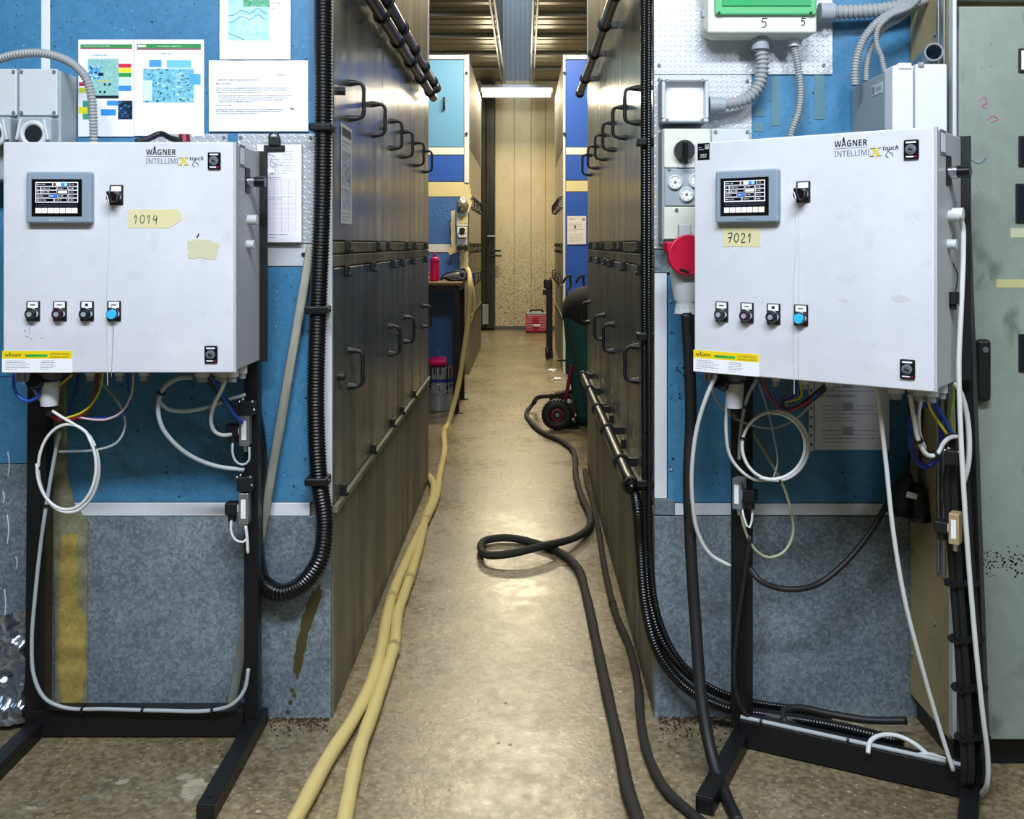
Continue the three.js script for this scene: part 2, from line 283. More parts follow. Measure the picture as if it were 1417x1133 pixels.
lamp('warm lamp panel above the cross aisle between the booths', [-0.1, 3.98, -9.3], [1.5, 0.22], V(-0.1, 0, -9.35), LIGHT.warm, LIGHT.gap);
lamp('warm lamp panel above the near part of the aisle', [0.0, 3.98, -4.4], [0.5, 0.15], V(0.0, 0, -3.6), LIGHT.warm, LIGHT.aisle);
lamp('bright tube lamp hanging across the far end of the aisle', [-0.13, 3.635, -14.6], [1.02, 0.1], V(-0.13, 0, -13.2), LIGHT.warm, LIGHT.end, 9, undefined, 0.09);
lamp('long roof light strip high up in the ceiling slot', [-0.125, 6.52, -11], [0.4, 9], V(-0.125, 0, -11), LIGHT.sky, LIGHT.slot, 1);

// ---------------------------------------------------------------- spray booths: side walls with lift-off doors
function handleGeo(s) {        // bow handle standing off a wall whose outside is s * x
  const h = 0.115, p = 0.046, pts = [V(0, h / 2, 0), V(s * p * 0.85, h / 2 - 0.004, 0), V(s * p, h / 2 - 0.018, 0), V(s * p, 0, 0), V(s * p, -h / 2 + 0.018, 0), V(s * p * 0.85, -h / 2 + 0.004, 0), V(0, -h / 2, 0)];
  const g = [tubeGeo(pts, 0.0065, 30, 8).toNonIndexed()];
  for (const y of [h / 2, -h / 2]) g.push(new THREE.CylinderGeometry(0.0075, 0.013, 0.03, 8).rotateZ(-s * Math.PI / 2).translate(s * 0.013, y, 0).toNonIndexed());
  return mergeGeometries(g);
}
const HG = { '1': handleGeo(1), '-1': handleGeo(-1) };
const latchGeo = { '1': mergeGeometries([rbox(0.014, 0.034, 0.026, 0.003).translate(0.007, 0, 0), rbox(0.02, 0.012, 0.014, 0.003).translate(0.012, -0.014, 0)]), '-1': mergeGeometries([rbox(0.014, 0.034, 0.026, 0.003).translate(-0.007, 0, 0), rbox(0.02, 0.012, 0.014, 0.003).translate(-0.012, -0.014, 0)]) };
function boothSide(b, x, s, d0, d1, cutsUp, cutsLow, hUp, hLow, latchRows) {
  const wall = (name, y0, y1, a, c, mat, t = 0.012, r = 0.003) => slab(name, x - s * t, x, y0, y1, a, c, mat, b, r);
  const piece = (list, y0, y1, hs, hy, dm = M.streak) => {
    for (let i = 0; i < list.length - 1; i++) {
      const a = list[i] + 0.004, c = list[i + 1] - 0.004, door = wall('door_panel', y0, y1, a, c, dm);
      const put = (name, geo, mat, y, D, rx = 0) => part(name, geo, mat, door, [x - door.getWorldPosition(V()).x, y - door.getWorldPosition(V()).y, -D - door.getWorldPosition(V()).z]);
      for (const D of hs) if (D > a && D < c) put('handle', HG[s], M.black, hy, D);
      for (const [y, ds] of latchRows) if (y > y0 - 0.05 && y < y1 + 0.05) for (const D of ds) if (D > a && D < c) put('latch', latchGeo[s], M.black, y, D);
    }
  };
  wall('base_panel', 0, 0.6, d0, d1, M.streakDull, 0.012);
  slab('ledge', x - s * 0.012, x + s * 0.012, 0.6, 0.622, d0, d1, M.streakDull, b, 0.003);
  piece(cutsLow, 0.626, 1.328, hLow, 1.0, M.streakLow);
  wall('rail', 1.332, 1.368, d0, d1, M.streakDull, 0.012); wall('rail', 1.372, 1.408, d0, d1, M.streakDull, 0.012);
  piece(cutsUp, 1.412, 2.44, hUp, 1.865);
  wall('top_panel', 2.445, 3.4, d0, d1 - 0.06, M.streakDull); slab('end_trim', x - s * 0.012, x + s * 0.004, 2.445, 3.4, d1 - 0.056, d1 + 0.004, M.trimWhite, b, 0.003);
}
const nearUp = (o, e) => [2.9, 3.9 + o, 4.84 + o, e], rowsFor = (o) => [[1.395, [3.1, 3.73, 4.0, 4.63, 4.95, 5.5].map((d) => d + o)], [1.318, [3.08, 3.61, 4.16, 4.47, 4.9, 5.5].map((d) => d + o)], [0.64, [3.03, 3.63, 4.16, 4.47, 4.96].map((d) => d + o)]];
const W = 2.886;
// near left booth
const LX = -0.57, RX = 0.38;
const boothNL = thing('paint_booth', 'near left blue paint booth, galvanised base, behind the control cabinet marked 1014', 'paint booth', [-2.7, 0, -4.3]);
slab('body', -4.9, LX - 0.012, 0.01, 3.4, W + 0.012, 5.75, M.streakDull, boothNL, 0);
boothSide(boothNL, LX, 1, 2.9, 5.75, nearUp(0, 5.745), [2.9, 4.33, 5.745], [3.16, 3.64, 4.14, 4.53, 5.02, 5.46], [3.14, 4.07, 4.58, 5.42], rowsFor(0));
{
  const b = boothNL, p = (n, x0, x1, y0, y1, m, t = 0.012, lab) => board(n, x0, x1, y0, y1, W + 0.012, t, m, b, 0.0015, lab);
  p('blue_panel', -700, 60, -600, 520, M.blue); p('blue_panel', 72, 440, -600, 334, M.blue); p('blue_panel', 92, 440, 369, 693, M.blue);
  p('trim', 60, 72, -600, 520, M.trimWhite, 0.014); p('trim', 72, 440, 335, 368, M.alu, 0.0125); p('trim', 92, 430, 694, 712, M.trimWhite, 0.014);
  p('corner_trim', 440, 460.5, -600, 700, M.trimWhite, 0.014); p('base_panel', 60, 459, 713, 1000, M.galv);
  p('blue_panel', -700, 41, 521, 640, M.blue); p('base_panel', -700, 41, 641, 1000, M.galv); p('joint_strip', 42, 50, 521, 1000, M.alu, 0.014); p('backing_strip', 50, 92, 521, 1000, M.galv, 0.01);
  for (const [x, y] of [[456, 90], [444, 352], [420, 352], [76, 352]]) part('bolt', disc(0.006, 0.006, 8), M.black, b, at(x, y, W - 0.002).sub(b.position));
  for (const [x, D] of [[LX + 0.008, 2.96]]) for (const y of [1.865, 1.0]) part('hinge_pin', cyl(0.013, 0.03, 12).rotateZ(Math.PI / 2), M.black, b, V(x, y, -D).sub(b.position));
  for (let k = 0; k < 2; k++) part('cover_boss', cyl(0.009, 0.018, 10).rotateZ(Math.PI / 2), M.black, b, V(LX + 0.008, [1.865, 1.0][k], [-3.9, -4.33][k]).sub(b.position));
}
const boothNR = thing('paint_booth', 'near right blue paint booth, galvanised base, behind the control cabinet marked 7021', 'paint booth', [2.7, 0, -4.4]);
slab('body', RX + 0.012, 4.9, 0.01, 3.4, W + 0.012, 5.96, M.streakDull, boothNR, 0);
boothSide(boothNR, RX, -1, 2.9, 5.96, nearUp(0.08, 5.955), [2.9, 4.45, 5.955], [3.27, 3.72, 4.2, 4.66, 5.2, 5.7], [3.27, 4.17, 4.7, 5.75], rowsFor(0.1));
{
  const b = boothNR, p = (n, x0, x1, y0, y1, m, t = 0.012) => board(n, x0, x1, y0, y1, W + 0.012, t, m, b);
  p('blue_panel', 905, 1300, -600, 345, M.blue); p('blue_panel', 923, 1300, 380, 694, M.blue); p('corner_trim', 905, 922, 378, 688, M.trimWhite, 0.014); p('corner_plate', 905, 934, 345.5, 377, M.galv, 0.013); p('trim', 934.5, 1300, 345.5, 379, M.galv, 0.0125);
  p('corner_plate', 905, 932, 689, 711, M.galv, 0.013); p('trim', 933, 1300, 695, 711, M.trimWhite, 0.014); p('base_panel', 905, 1300, 713, 1000, M.galv);
  for (const [x, y] of [[928, 417], [929, 650]]) part('bolt', new THREE.SphereGeometry(0.005, 8, 6), M.steel, b, at(x, y, W).sub(b.position));
}
// far booths, beyond the cross aisle
const FD = 10.5, farLX = -0.605, farRX = 0.405, far = (k) => k + 7.62;
for (const s of [1, -1]) {
  const left = s > 0, x = left ? farLX : farRX, o = left ? 0 : 0.1;
  const b = thing('paint_booth', left ? 'far left booth with teal and blue front panels behind the workbench' : 'far right booth with dark blue front panels behind the bending person', 'paint booth', [left ? -2.6 : 2.6, 0, -11.9]);
  slab('body', left ? -4.9 : x + 0.012, left ? x - 0.012 : 4.9, 0.01, 3.4, FD + 0.02, 13.3, M.streakDull, b, 0);
  boothSide(b, x, s, FD + 0.01, 13.3, [FD + 0.02, 11.5, 12.4, 13.29], [FD + 0.02, 11.9, 13.29], [10.76, 11.24, 11.74, 12.13, 12.62, 13.06], [10.75, 11.67, 12.18, 13.02], [[1.395, [10.7, 11.33, 11.6, 12.23, 12.55, 13.1]], [1.318, [10.68, 11.21, 11.7, 12.1, 12.5, 13.1]]]);
  const p = (n, x0, x1, y0, y1, m, t = 0.02) => slab(n, left ? x0 : X(x1, FD), left ? X(x1, FD) : x1 + 9, Y(y1, FD), Y(y0, FD), FD + 0.02 - t, FD + 0.02, m, b, 0.003);
  if (left) {
    const q = (n, y0, y1, m, t = 0.02, x0 = -3, x1 = 642) => slab(n, x0, X(x1, FD), Y(y1, FD), Y(y0, FD), FD + 0.02 - t, FD + 0.02, m, b, 0.003);
    q('teal_panel', 83, 203, M.skyPanel); q('trim', 204, 214, M.trimWhite, 0.026); q('blue_panel', 215, 251, M.deepBlue); q('tape_band', 252, 272, M.tape, 0.021); q('film_panel', 273, 337, M.film); q('trim', 338, 349, M.trimWhite, 0.026); q('film_panel', 350, 520, M.film); q('top_trim', 76, 82, M.trimWhite, 0.026);
    slab('corner_post', X(642.5, FD), x, Y(253, FD), Y(76, FD), FD - 0.012, FD + 0.02, M.trimWhite, b, 0.004); slab('corner_post', X(642.5, FD), x, 0, Y(254, FD), FD - 0.008, FD + 0.02, M.streakDull, b, 0.004);
    part('panel_handle', tubeGeo([V(0, 0.06, 0), V(0, 0.05, 0.04), V(0, -0.05, 0.04), V(0, -0.06, 0)], 0.012, 16, 8), M.black, b, at(615, 143, FD).sub(b.position));
    for (const y of [101, 185]) part('bolt', disc(0.016, 0.02, 10), M.black, b, at(645.5, y, FD - 0.02).sub(b.position));
  } else {
    const q = (n, y0, y1, m, t = 0.02, x0 = 783) => slab(n, X(x0, FD), 3, Y(y1, FD), Y(y0, FD), FD + 0.02 - t, FD + 0.02, m, b, 0.003);
    q('blue_panel', 83, 203, M.deepBlue); q('trim', 204, 214, M.trimWhite, 0.026); q('blue_panel', 215, 249, M.deepBlue); q('tape_band', 250, 265, M.tape, 0.021); q('blue_panel', 266, 520, M.deepBlue); q('top_trim', 76, 82, M.trimWhite, 0.026);
    slab('corner_post', x, X(782.5, FD), 0, Y(76, FD), FD - 0.012, FD + 0.02, M.trimWhite, b, 0.004);
    for (const y of [101, 185]) part('bolt', disc(0.016, 0.02, 10), M.black, b, at(781, y, FD - 0.02).sub(b.position));
  }
  slab('plinth', left ? -3 : x, left ? x : 3, 0, 0.03, FD + 0.012, FD + 0.03, M.hallDark, b, 0.002);
}
// ---------------------------------------------------------------- prints
const fonts = {}; for (const n of ['sans_bold', 'sans_regular', 'serif_bold']) fonts[n] = await new FontLoader().loadAsync('fonts/droid/droid_' + n + '.typeface.json');
function textGeo(str, font, height, width, depth = 0.0004, shear = 0) {       // lettering fitted to a height and width, lower left corner at the origin
  const g = new TextGeometry(str, { font: fonts[font], size: 1, depth: 1, curveSegments: 4, bevelEnabled: false }); g.computeBoundingBox(); const b = g.boundingBox;
  g.translate(-b.min.x, -b.min.y, 0); g.scale(width / (b.max.x - b.min.x), height / (b.max.y - b.min.y), depth);
  if (shear) g.applyMatrix4(new THREE.Matrix4().makeShear(0, 0, shear, 0, 0, 0));
  return g;
}
const lines = (x, x0, x1, y, n, dy, col = '#777', t = 2, ragged = 0.25) => {            // rows of small illegible print
  x.fillStyle = col;
  for (let i = 0; i < n; i++) { let p = x0; const end = x1 - (i === n - 1 ? (x1 - x0) * 0.4 : 0) - rnd() * (x1 - x0) * ragged * 0.3; while (p < end) { const w = Math.min(end - p, rr(4, 16)); x.globalAlpha = rr(0.45, 1); x.fillRect(p, y + i * dy, w, t); p += w + rr(2, 5); } }
  x.globalAlpha = 1;
};
const photo = (x, x0, y0, w, h, cols, n = 160, s = 12) => { x.save(); x.beginPath(); x.rect(x0, y0, w, h); x.clip(); x.fillStyle = cols[0]; x.fillRect(x0, y0, w, h); for (let i = 0; i < n; i++) { x.fillStyle = cols[Math.floor(rnd() * cols.length)]; x.globalAlpha = rr(0.4, 1); x.fillRect(x0 + rnd() * w - s / 2, y0 + rnd() * h - s / 2, rr(2, s * 1.6), rr(2, s * 1.2)); } x.restore(); x.globalAlpha = 1; };
const screenTex = canvasTex(320, 256, (x, w, h) => {
  x.fillStyle = '#07080b'; x.fillRect(0, 0, w, h); x.strokeStyle = '#e8ebf0'; x.lineWidth = 4; x.strokeRect(20, 14, 284, 148);
  const cells = [[22, 16, 110, 26], [136, 16, 20, 26], [246, 16, 56, 26], [22, 48, 30, 22], [56, 48, 106, 22], [168, 48, 66, 22], [240, 48, 62, 22], [22, 74, 30, 22], [56, 74, 106, 22], [240, 74, 62, 26], [22, 102, 88, 24], [168, 102, 66, 24], [240, 104, 62, 24], [22, 132, 120, 26], [148, 132, 84, 26], [240, 132, 62, 26]];
  x.lineWidth = 3; for (const [a, b, c, d] of cells) { x.strokeRect(a, b, c, d); lines(x, a + 7, a + c - 6, b + d / 2 - 3, 1, 1, '#f2f4f8', 6, 0.2); }
  x.fillStyle = '#fff6e0'; x.fillRect(160, 16, 30, 26); x.fillStyle = '#2f7ce8'; x.fillRect(192, 16, 44, 26); x.fillStyle = '#9ad4ff'; x.fillRect(212, 20, 20, 18); x.fillStyle = '#f6f6f2'; x.fillRect(170, 76, 62, 18); x.fillStyle = '#3c63e0'; x.fillRect(114, 102, 48, 24); lines(x, 118, 158, 111, 1, 1, '#fff', 6, 0);
  x.fillStyle = '#22242c'; x.fillRect(20, 172, 284, 22);
  for (let i = 0; i < 7; i++) { x.fillStyle = i === 6 ? '#fbf3cf' : '#f6f5ee'; x.fillRect(18 + i * 41, 204, 37, 38); x.fillStyle = ['#d8b23c', '#2d5a44', '#666', '#333', '#c6d4b0', '#bcd0a0', '#e8c860'][i]; x.fillRect(30 + i * 41, 220, 12, 5); }
});
const stickerTex = canvasTex(600, 190, (x, w, h) => {
  x.fillStyle = '#f4f5f6'; x.fillRect(0, 0, w, h); x.fillStyle = '#f1d413'; x.fillRect(0, 0, w, 70); x.fillStyle = '#1a1a1a'; x.font = 'bold 32px sans-serif'; x.fillText('WAGNER', 26, 52); x.beginPath(); x.moveTo(62, 28); x.lineTo(68, 6); x.lineTo(75, 28); x.fill();
  x.fillStyle = '#3fae3a'; x.fillRect(198, 32, 190, 24); lines(x, 208, 378, 40, 1, 1, '#1f5f1f', 7, 0); x.fillStyle = '#6d5f10'; x.font = 'bold 21px sans-serif'; x.fillText('ASSISTENZA TECNICA', 408, 36, 172); x.fillText('TECHNICAL SERVICE', 408, 62, 172);
  lines(x, 30, 250, 86, 6, 15, '#4a4d52', 5, 1); lines(x, 330, 470, 86, 6, 15, '#4a4d52', 5, 1);
});
const tagTex = canvasTex(128, 160, (x, w, h) => { x.fillStyle = '#0b0c0e'; x.fillRect(0, 0, w, h); x.fillStyle = '#e8eaec'; x.fillRect(10, 40, 34, 4); x.fillRect(10, 58, 58, 4); x.strokeStyle = '#e8eaec'; x.lineWidth = 5; x.strokeRect(84, 18, 34, 38); x.beginPath(); x.arc(101, 38, 8, 0, 7); x.stroke(); x.font = '46px sans-serif'; x.fillText('282', 24, 138); });
const sheet = (tex, rough = 0.5) => std({ map: tex, roughness: rough });
// a sheet with a printed front: thin, slightly buckled, in the parent's frame facing +z
function sheetGeo(w, h, buckle = 0.0015, s = 3) {
  const g = new THREE.BoxGeometry(w, h, 0.0006, 12, 12, 1), p = g.attributes.position;
  for (let i = 0; i < p.count; i++) { const u = p.getX(i) / w + 0.5, v = p.getY(i) / h + 0.5; p.setZ(i, p.getZ(i) + buckle * (0.5 + fbm(u * 0.9, v * 0.9, 4, 4, 2, s))); }
  g.computeVertexNormals(); return g;
}
const strokes = (list, r) => mergeGeometries(list.map((s) => tubeGeo(s.map(([a, b]) => V(a, b, 0)), r, 14, 5).toNonIndexed()));
const DIG = { '0': [[[0.5, 1], [0.1, 0.75], [0.05, 0.3], [0.4, 0], [0.8, 0.3], [0.85, 0.75], [0.5, 1]]], '1': [[[0.1, 0.6], [0.5, 0.98], [0.42, 0]]], '4': [[[0.35, 1], [0.05, 0.42], [0.85, 0.5]], [[0.72, 0.9], [0.6, -0.1]]], '7': [[[0.05, 0.95], [0.85, 1], [0.35, 0]], [[0.15, 0.5], [0.8, 0.55]]], '2': [[[0.1, 0.75], [0.45, 1], [0.8, 0.75], [0.1, 0.02], [0.9, 0.04]]], '5': [[[0.95, 1], [0.3, 1]], [[0.3, 1], [0.18, 0.55]], [[0.18, 0.55], [0.6, 0.66], [0.82, 0.38], [0.6, 0.06], [0.1, 0.02]]] };
const writing = (str, h, step, r) => strokes([...str].flatMap((c, i) => DIG[c].map((s) => s.map(([a, b]) => [i * step + a * step * 0.78, b * h]))), r);
// torn outline, flat, thin
function patchGeo(pts, t = 0.0006, jag = 0.0015) {
  const s = new THREE.Shape(); pts.forEach(([a, b], i) => { const [c, d] = pts[(i + 1) % pts.length]; if (!i) s.moveTo(a, b); for (let k = 1; k <= 5; k++) { const f = k / 5; s.lineTo(mix(a, c, f) + (k < 5 ? rr(-jag, jag) : 0), mix(b, d, f) + (k < 5 ? rr(-jag, jag) : 0)); } });
  return new THREE.ExtrudeGeometry(s, { depth: t, bevelEnabled: false });
}

// ---------------------------------------------------------------- control cabinets
const lx = (px) => (px - 5) / 317 * 0.594 - 0.297, ly = (py) => 1.664 - (py - 197) / 318 * 0.596, lw = (n) => n / 317 * 0.594;
function controlCabinet(label, pos, turn, number, own) {
  const g = thing('control_cabinet', label, 'control cabinet', pos, turn);
  const P = (name, geo, mat, parent, x, y, z, rot, lab) => part(name, geo, mat, parent, [x, y, z], rot, lab);
  const yc = (1.664 + 1.068) / 2;
  P('enclosure', uvm(rbox(0.594, 0.596, 0.235, 0.004)), M.bodyGrey, g, 0, yc, -0.1405);
  P('back_plate', rbox(0.03, 0.60, 0.004, 0.001), M.black, g, 0.305, yc, -0.257);
  P('back_plate', rbox(0.03, 0.60, 0.004, 0.001), M.black, g, -0.305, yc, -0.257);
  const door = P('door', uvm(rbox(0.598, 0.599, 0.02, 0.004), [pos[0], 0, 0]), M.white, g, 0, yc, -0.01);
  const q = (name, geo, mat, px, py, z, lab, rot) => P(name, geo, mat, door, lx(px), ly(py) - yc, 0.01 + z, rot, lab);          // on the door's face
  q('seam_strip', rbox(0.006, 0.6, 0.012, 0.002), M.bodyGrey, 324.5, 356, -0.009);
  q('touch_panel', rbox(lw(90), lw(71), 0.022, 0.006), M.bezel, 86, 273.5, 0.01);
  q('screen_frame', rbox(lw(69), lw(51), 0.003, 0.001), M.blackGloss, 84, 274, 0.021);
  q('screen', new THREE.PlaneGeometry(lw(65), lw(47.5)), std({ map: screenTex, emissiveMap: screenTex, emissive: 0xffffff, emissiveIntensity: 0.55, roughness: 0.25 }), 84, 274, 0.0229, 'lit touch screen with white fields and a row of keys');
  q('panel_mark', textGeo(own ? 'Pro-face' : 'Pro-face', 'sans_bold', 0.0055, 0.036, 0.0003), own ? M.darkBox : M.palePlastic, 74, 305.5, 0.021);
  const plate = (px, py) => q('switch_plate', rbox(lw(19), lw(27.5), 0.004, 0.002), M.black, px, py, 0.002);
  plate(161.5, 269.5); q('switch_label', rbox(lw(14), lw(7), 0.002, 0.0005), M.paper, 161.5, 261, 0.004);
  q('selector_ring', disc(lw(8.5), 0.012, 24), M.chrome, 161, 273, 0.008); q('selector_knob', disc(lw(7.4), 0.022, 20), M.blackGloss, 160.5, 273, 0.018); q('selector_grip', rbox(lw(4.5), lw(16), 0.018, 0.003), M.blackGloss, 160, 273, 0.034, null, [0, 0, 0.3]); q('selector_line', rbox(lw(1.2), lw(9), 0.002, 0.0004), M.paper, 159, 275, 0.0435, null, [0, 0, 0.3]);
  [[46.5, 0x2a3a38], [83.5, 0x3f1c33], [121, 0x22272f], [158.5, 0x39b3ea]].forEach(([px, col], i) => {
    plate(px, 430); q('switch_label', rbox(lw(14.5), lw(8), 0.002, 0.0005), M.paper, px, 421.5, 0.004, null);
    if (i === 2) q('label_mark', rbox(lw(4), lw(3.5), 0.0006, 0), M.black, px, 421.5, 0.0052); else q('label_mark', rbox(lw(7), lw(1.3), 0.0006, 0), M.black, px, 421.5, 0.0052);
    q('button_ring', disc(lw(8.4), 0.014, 24), M.chrome, px, 434, 0.009, 'chrome ring'); q('push_button', disc(lw(6.6), 0.014, 24, lw(6.2)), i === 3 ? std({ color: col, roughness: 0.3, emissive: 0x1f86c8, emissiveIntensity: 0.35 }) : hex(col, 0.2), px - 0.4, 434, 0.014, ['dark green button', 'dark purple button', 'dark grey button', 'lit sky blue button'][i]);
    if (i < 3) q('button_lens', disc(lw(3.4), 0.004, 16), M.greyPlastic, px - 0.4, 434, 0.0215);
  });
  for (const [px, py] of [[297, 222.5], [292.5, 490]]) {
    q('lock_plate', rbox(lw(18), lw(24), 0.006, 0.003), M.blackGloss, px, py, 0.003); q('lock_bezel', disc(lw(6.2), 0.008, 20), M.darkBox, px, py, 0.006); q('lock_core', disc(lw(4.3), 0.006, 16), M.steel, px, py, 0.009); q('lock_slot', rbox(lw(5), lw(2), 0.002, 0.0004), M.black, px, py, 0.0125, null, [0, 0, -0.4]);
    q('lock_print', rbox(lw(12), lw(2), 0.001, 0), M.paper, px, py - 8.6, 0.0062); q('lock_print', rbox(lw(9), lw(1.6), 0.001, 0), M.paper, px - 1.4, py + 8.8, 0.0062); q('lock_print', rbox(lw(2.4), lw(1.6), 0.001, 0), M.red, px + 5.4, py + 8.8, 0.0062);
  }
  const ink = hex(0x121212, 0.5), greyInk = hex(0x5d6a78, 0.5), yel = hex(0xe8d417, 0.5);
  q('logo_word', textGeo('WAGNER', 'sans_bold', lw(8), lw(41.5)), ink, 202, 214.2, 0); q('logo_mark', patchGeo([[-lw(1.7), 0], [lw(1.7), 0], [lw(0.7), lw(4.6)], [-lw(0.7), lw(4.6)]], 0.0004, 0), ink, 213.8, 206.6, 0); q('logo_rule', rbox(lw(41.5), lw(0.5), 0.0006, 0), ink, 222.7, 216.3, 0);
  q('logo_word', textGeo('INTELLIMI', 'sans_regular', lw(7.4), lw(44.5)), greyInk, 202, 226.6, 0); q('logo_letter', textGeo('X', 'serif_bold', lw(10.6), lw(14.6)), ink, 246.6, 228.6, 0); q('logo_letter', textGeo('X', 'serif_bold', lw(9), lw(12)), yel, 247.9, 227.9, 0.0003);
  q('logo_word', textGeo('touch', 'sans_bold', lw(5.6), lw(19), 0.0004, 0.18), ink, 262, 221.6, 0);
  q('logo_hand', strokes([[[0, 0], [lw(1.2), lw(3)], [lw(2.6), lw(5.6)], [lw(3.4), lw(2)], [lw(7), lw(0.6)], [lw(7.6), -lw(3)]], [[0, 0], [-lw(1), -lw(1.2)], [lw(2.4), -lw(4.2)]]], 0.0008), ink, 267, 226.6, 0.0005);
  q('service_sticker', rbox(lw(97), lw(30), 0.0008, 0), M.paper, 51.5, 500, 0.0004); q('sticker_print', new THREE.PlaneGeometry(lw(97), lw(30)), sheet(stickerTex), 51.5, 500, 0.001, 'yellow and white service sticker');
  q('paint_run', tubeGeo([V(0, 0, 0), V(0.002, -0.1, 0), V(-0.004, -0.2, 0.001), V(-0.003, -0.46, 0)], 0.0009, 40, 5), M.palePlastic, 150.5, 288, 0.0003);
  if (own) {
    q('number_tape', patchGeo([[-lw(26), -lw(13)], [lw(28), -lw(13)], [lw(27), lw(12)], [-lw(27), lw(13)]], 0.0008), M.tape, 74, 328.5, 0); q('number', writing(number, lw(12.5), lw(9.6), 0.0011), ink, 55, 335, 0.0016);
    q('paint_run', tubeGeo([V(0, 0, 0), V(0.001, -0.15, 0), V(0, -0.43, 0.001)], 0.0008, 40, 5), M.palePlastic, 155, 284, 0.0003);
    q('asset_tag', rbox(lw(18), lw(23), 0.0008, 0), M.black, 18.5, 209, 0.0004); q('tag_print', new THREE.PlaneGeometry(lw(18), lw(23)), sheet(tagTex, 0.3), 18.5, 209, 0.001, 'black tag reading 282');
    q('scuff', patchGeo([[0, 0], [lw(14), lw(5)], [lw(26), -lw(1)], [lw(24), -lw(4)], [lw(8), -lw(5)]], 0.0003), hex(0xc9cccf, 0.5), 270, 404, 0); q('scuff', patchGeo([[0, 0], [lw(8), lw(3)], [lw(16), -lw(2)], [lw(10), -lw(5)]], 0.0003), hex(0xc9cccf, 0.5), 205, 408, 0);
  } else {
    q('number_tape', patchGeo([[-lw(37), -lw(13)], [lw(20), -lw(13)], [lw(38), -lw(1)], [lw(36), lw(8)], [lw(30), lw(13)], [-lw(38), lw(12)]], 0.0008), M.tape, 215, 302, 0); q('number', writing(number, lw(12), lw(9), 0.0009), ink, 185, 309, 0.0014);
    q('torn_tape', patchGeo([[-lw(20), -lw(12)], [lw(18), -lw(13)], [lw(22), lw(8)], [lw(8), lw(14)], [-lw(22), lw(13)]], 0.0009, 0.003), hex(0xcdc9a8, 0.7), 281, 345, 0); q('scuff', rbox(lw(2), lw(6), 0.0004, 0), M.black, 274, 326, 0, null, [0, 0, -0.4]);
    q('string', tubeGeo([V(0, 0, 0.022), V(0, -0.03, 0.01), V(-0.004, -0.1, 0.001), V(-0.008, -0.19, 0.001)], 0.0009, 30, 5), M.greyPlastic, 158.5, 420, 0);
    for (let i = 0; i < 9; i++) q('scuff', disc(rr(0.001, 0.003), 0.0005, 7), M.greyPlastic, rr(30, 60), rr(447, 470), 0);
  }
  // right flank
  const f = (name, geo, mat, y, z, lab, out = 0) => P(name, geo, mat, g, 0.297 + out, y, z, [0, 0, 0], lab);
  f('rating_plate', rbox(0.002, 0.06, 0.05, 0.0006), M.darkBox, ly(212), -0.085); f('rating_field', rbox(0.002, 0.044, 0.036, 0.0006), M.paper, ly(212), -0.085, null, 0.001);
  f('side_switch_plate', rbox(0.004, 0.07, 0.04, 0.002), M.black, ly(245), -0.13, null, 0.002); f('side_switch_collar', cyl(0.016, 0.02, 16).rotateZ(Math.PI / 2), M.chrome, ly(247), -0.13, null, 0.012); f('side_switch_knob', cyl(0.0145, 0.03, 16).rotateZ(Math.PI / 2), M.blackGloss, ly(247), -0.13, null, 0.035);
  f('side_gland', cyl(0.014, 0.026, 8).rotateZ(Math.PI / 2), M.palePlastic, ly(302), -0.14, null, 0.012); f('side_gland', cyl(0.012, 0.02, 8).rotateZ(Math.PI / 2), M.palePlastic, ly(338), -0.13, null, 0.01);
  if (own) f('cable_gland_nut', cyl(0.015, 0.024, 8).rotateZ(Math.PI / 2), M.tubeWhite, ly(300), -0.14, null, 0.02);
  // glands under the floor of the enclosure, and the air filter on the left
  for (const [px, z, r] of [[266, -0.08, 0.02], [283, -0.12, 0.017], [296, -0.08, 0.016], [309, -0.08, 0.016], [312, -0.15, 0.014], [101, -0.1, 0.013], [143, -0.1, 0.012], [178, -0.1, 0.014]]) { const n = P('cable_gland', cyl(r, 0.02, 8), M.palePlastic, g, lx(px), 1.056, z); part('gland_cap', cyl(r * 0.7, 0.016, 12), M.greyPlastic, n, [0, -0.016, 0]); }
  const fx = lx(own ? 42 : 45); P('filter_block', rbox(0.06, 0.025, 0.05, 0.004), M.darkBox, g, fx - 0.005, 1.053, -0.09); P('filter_knob', cyl(0.02, 0.03, 16).rotateX(1.2), M.blackGloss, g, fx - 0.022, 1.035, -0.06); P('filter_bowl', cyl(0.022, 0.065, 16, 0.026), M.palePlastic, g, fx, 1.0, -0.09); P('filter_drain', cyl(0.009, 0.03, 10), M.black, g, fx, 0.955, -0.09);
  for (const dx of [-0.045, -0.03, -0.018]) P('air_fitting', cyl(0.006, 0.03, 10), M.steel, g, fx + dx - 0.02, 1.052, -0.05);
  return g;
}
const cabL = controlCabinet('white control cabinet with tape marked 1014 on a black floor stand', [-1.056, 0, -2.53], 0, '1014', false);
const cabR = controlCabinet('white control cabinet with tape marked 7021, turned towards the aisle', [0.6813, 0, -2.376], -Math.atan2(0.6, 0.8), '7021', true);
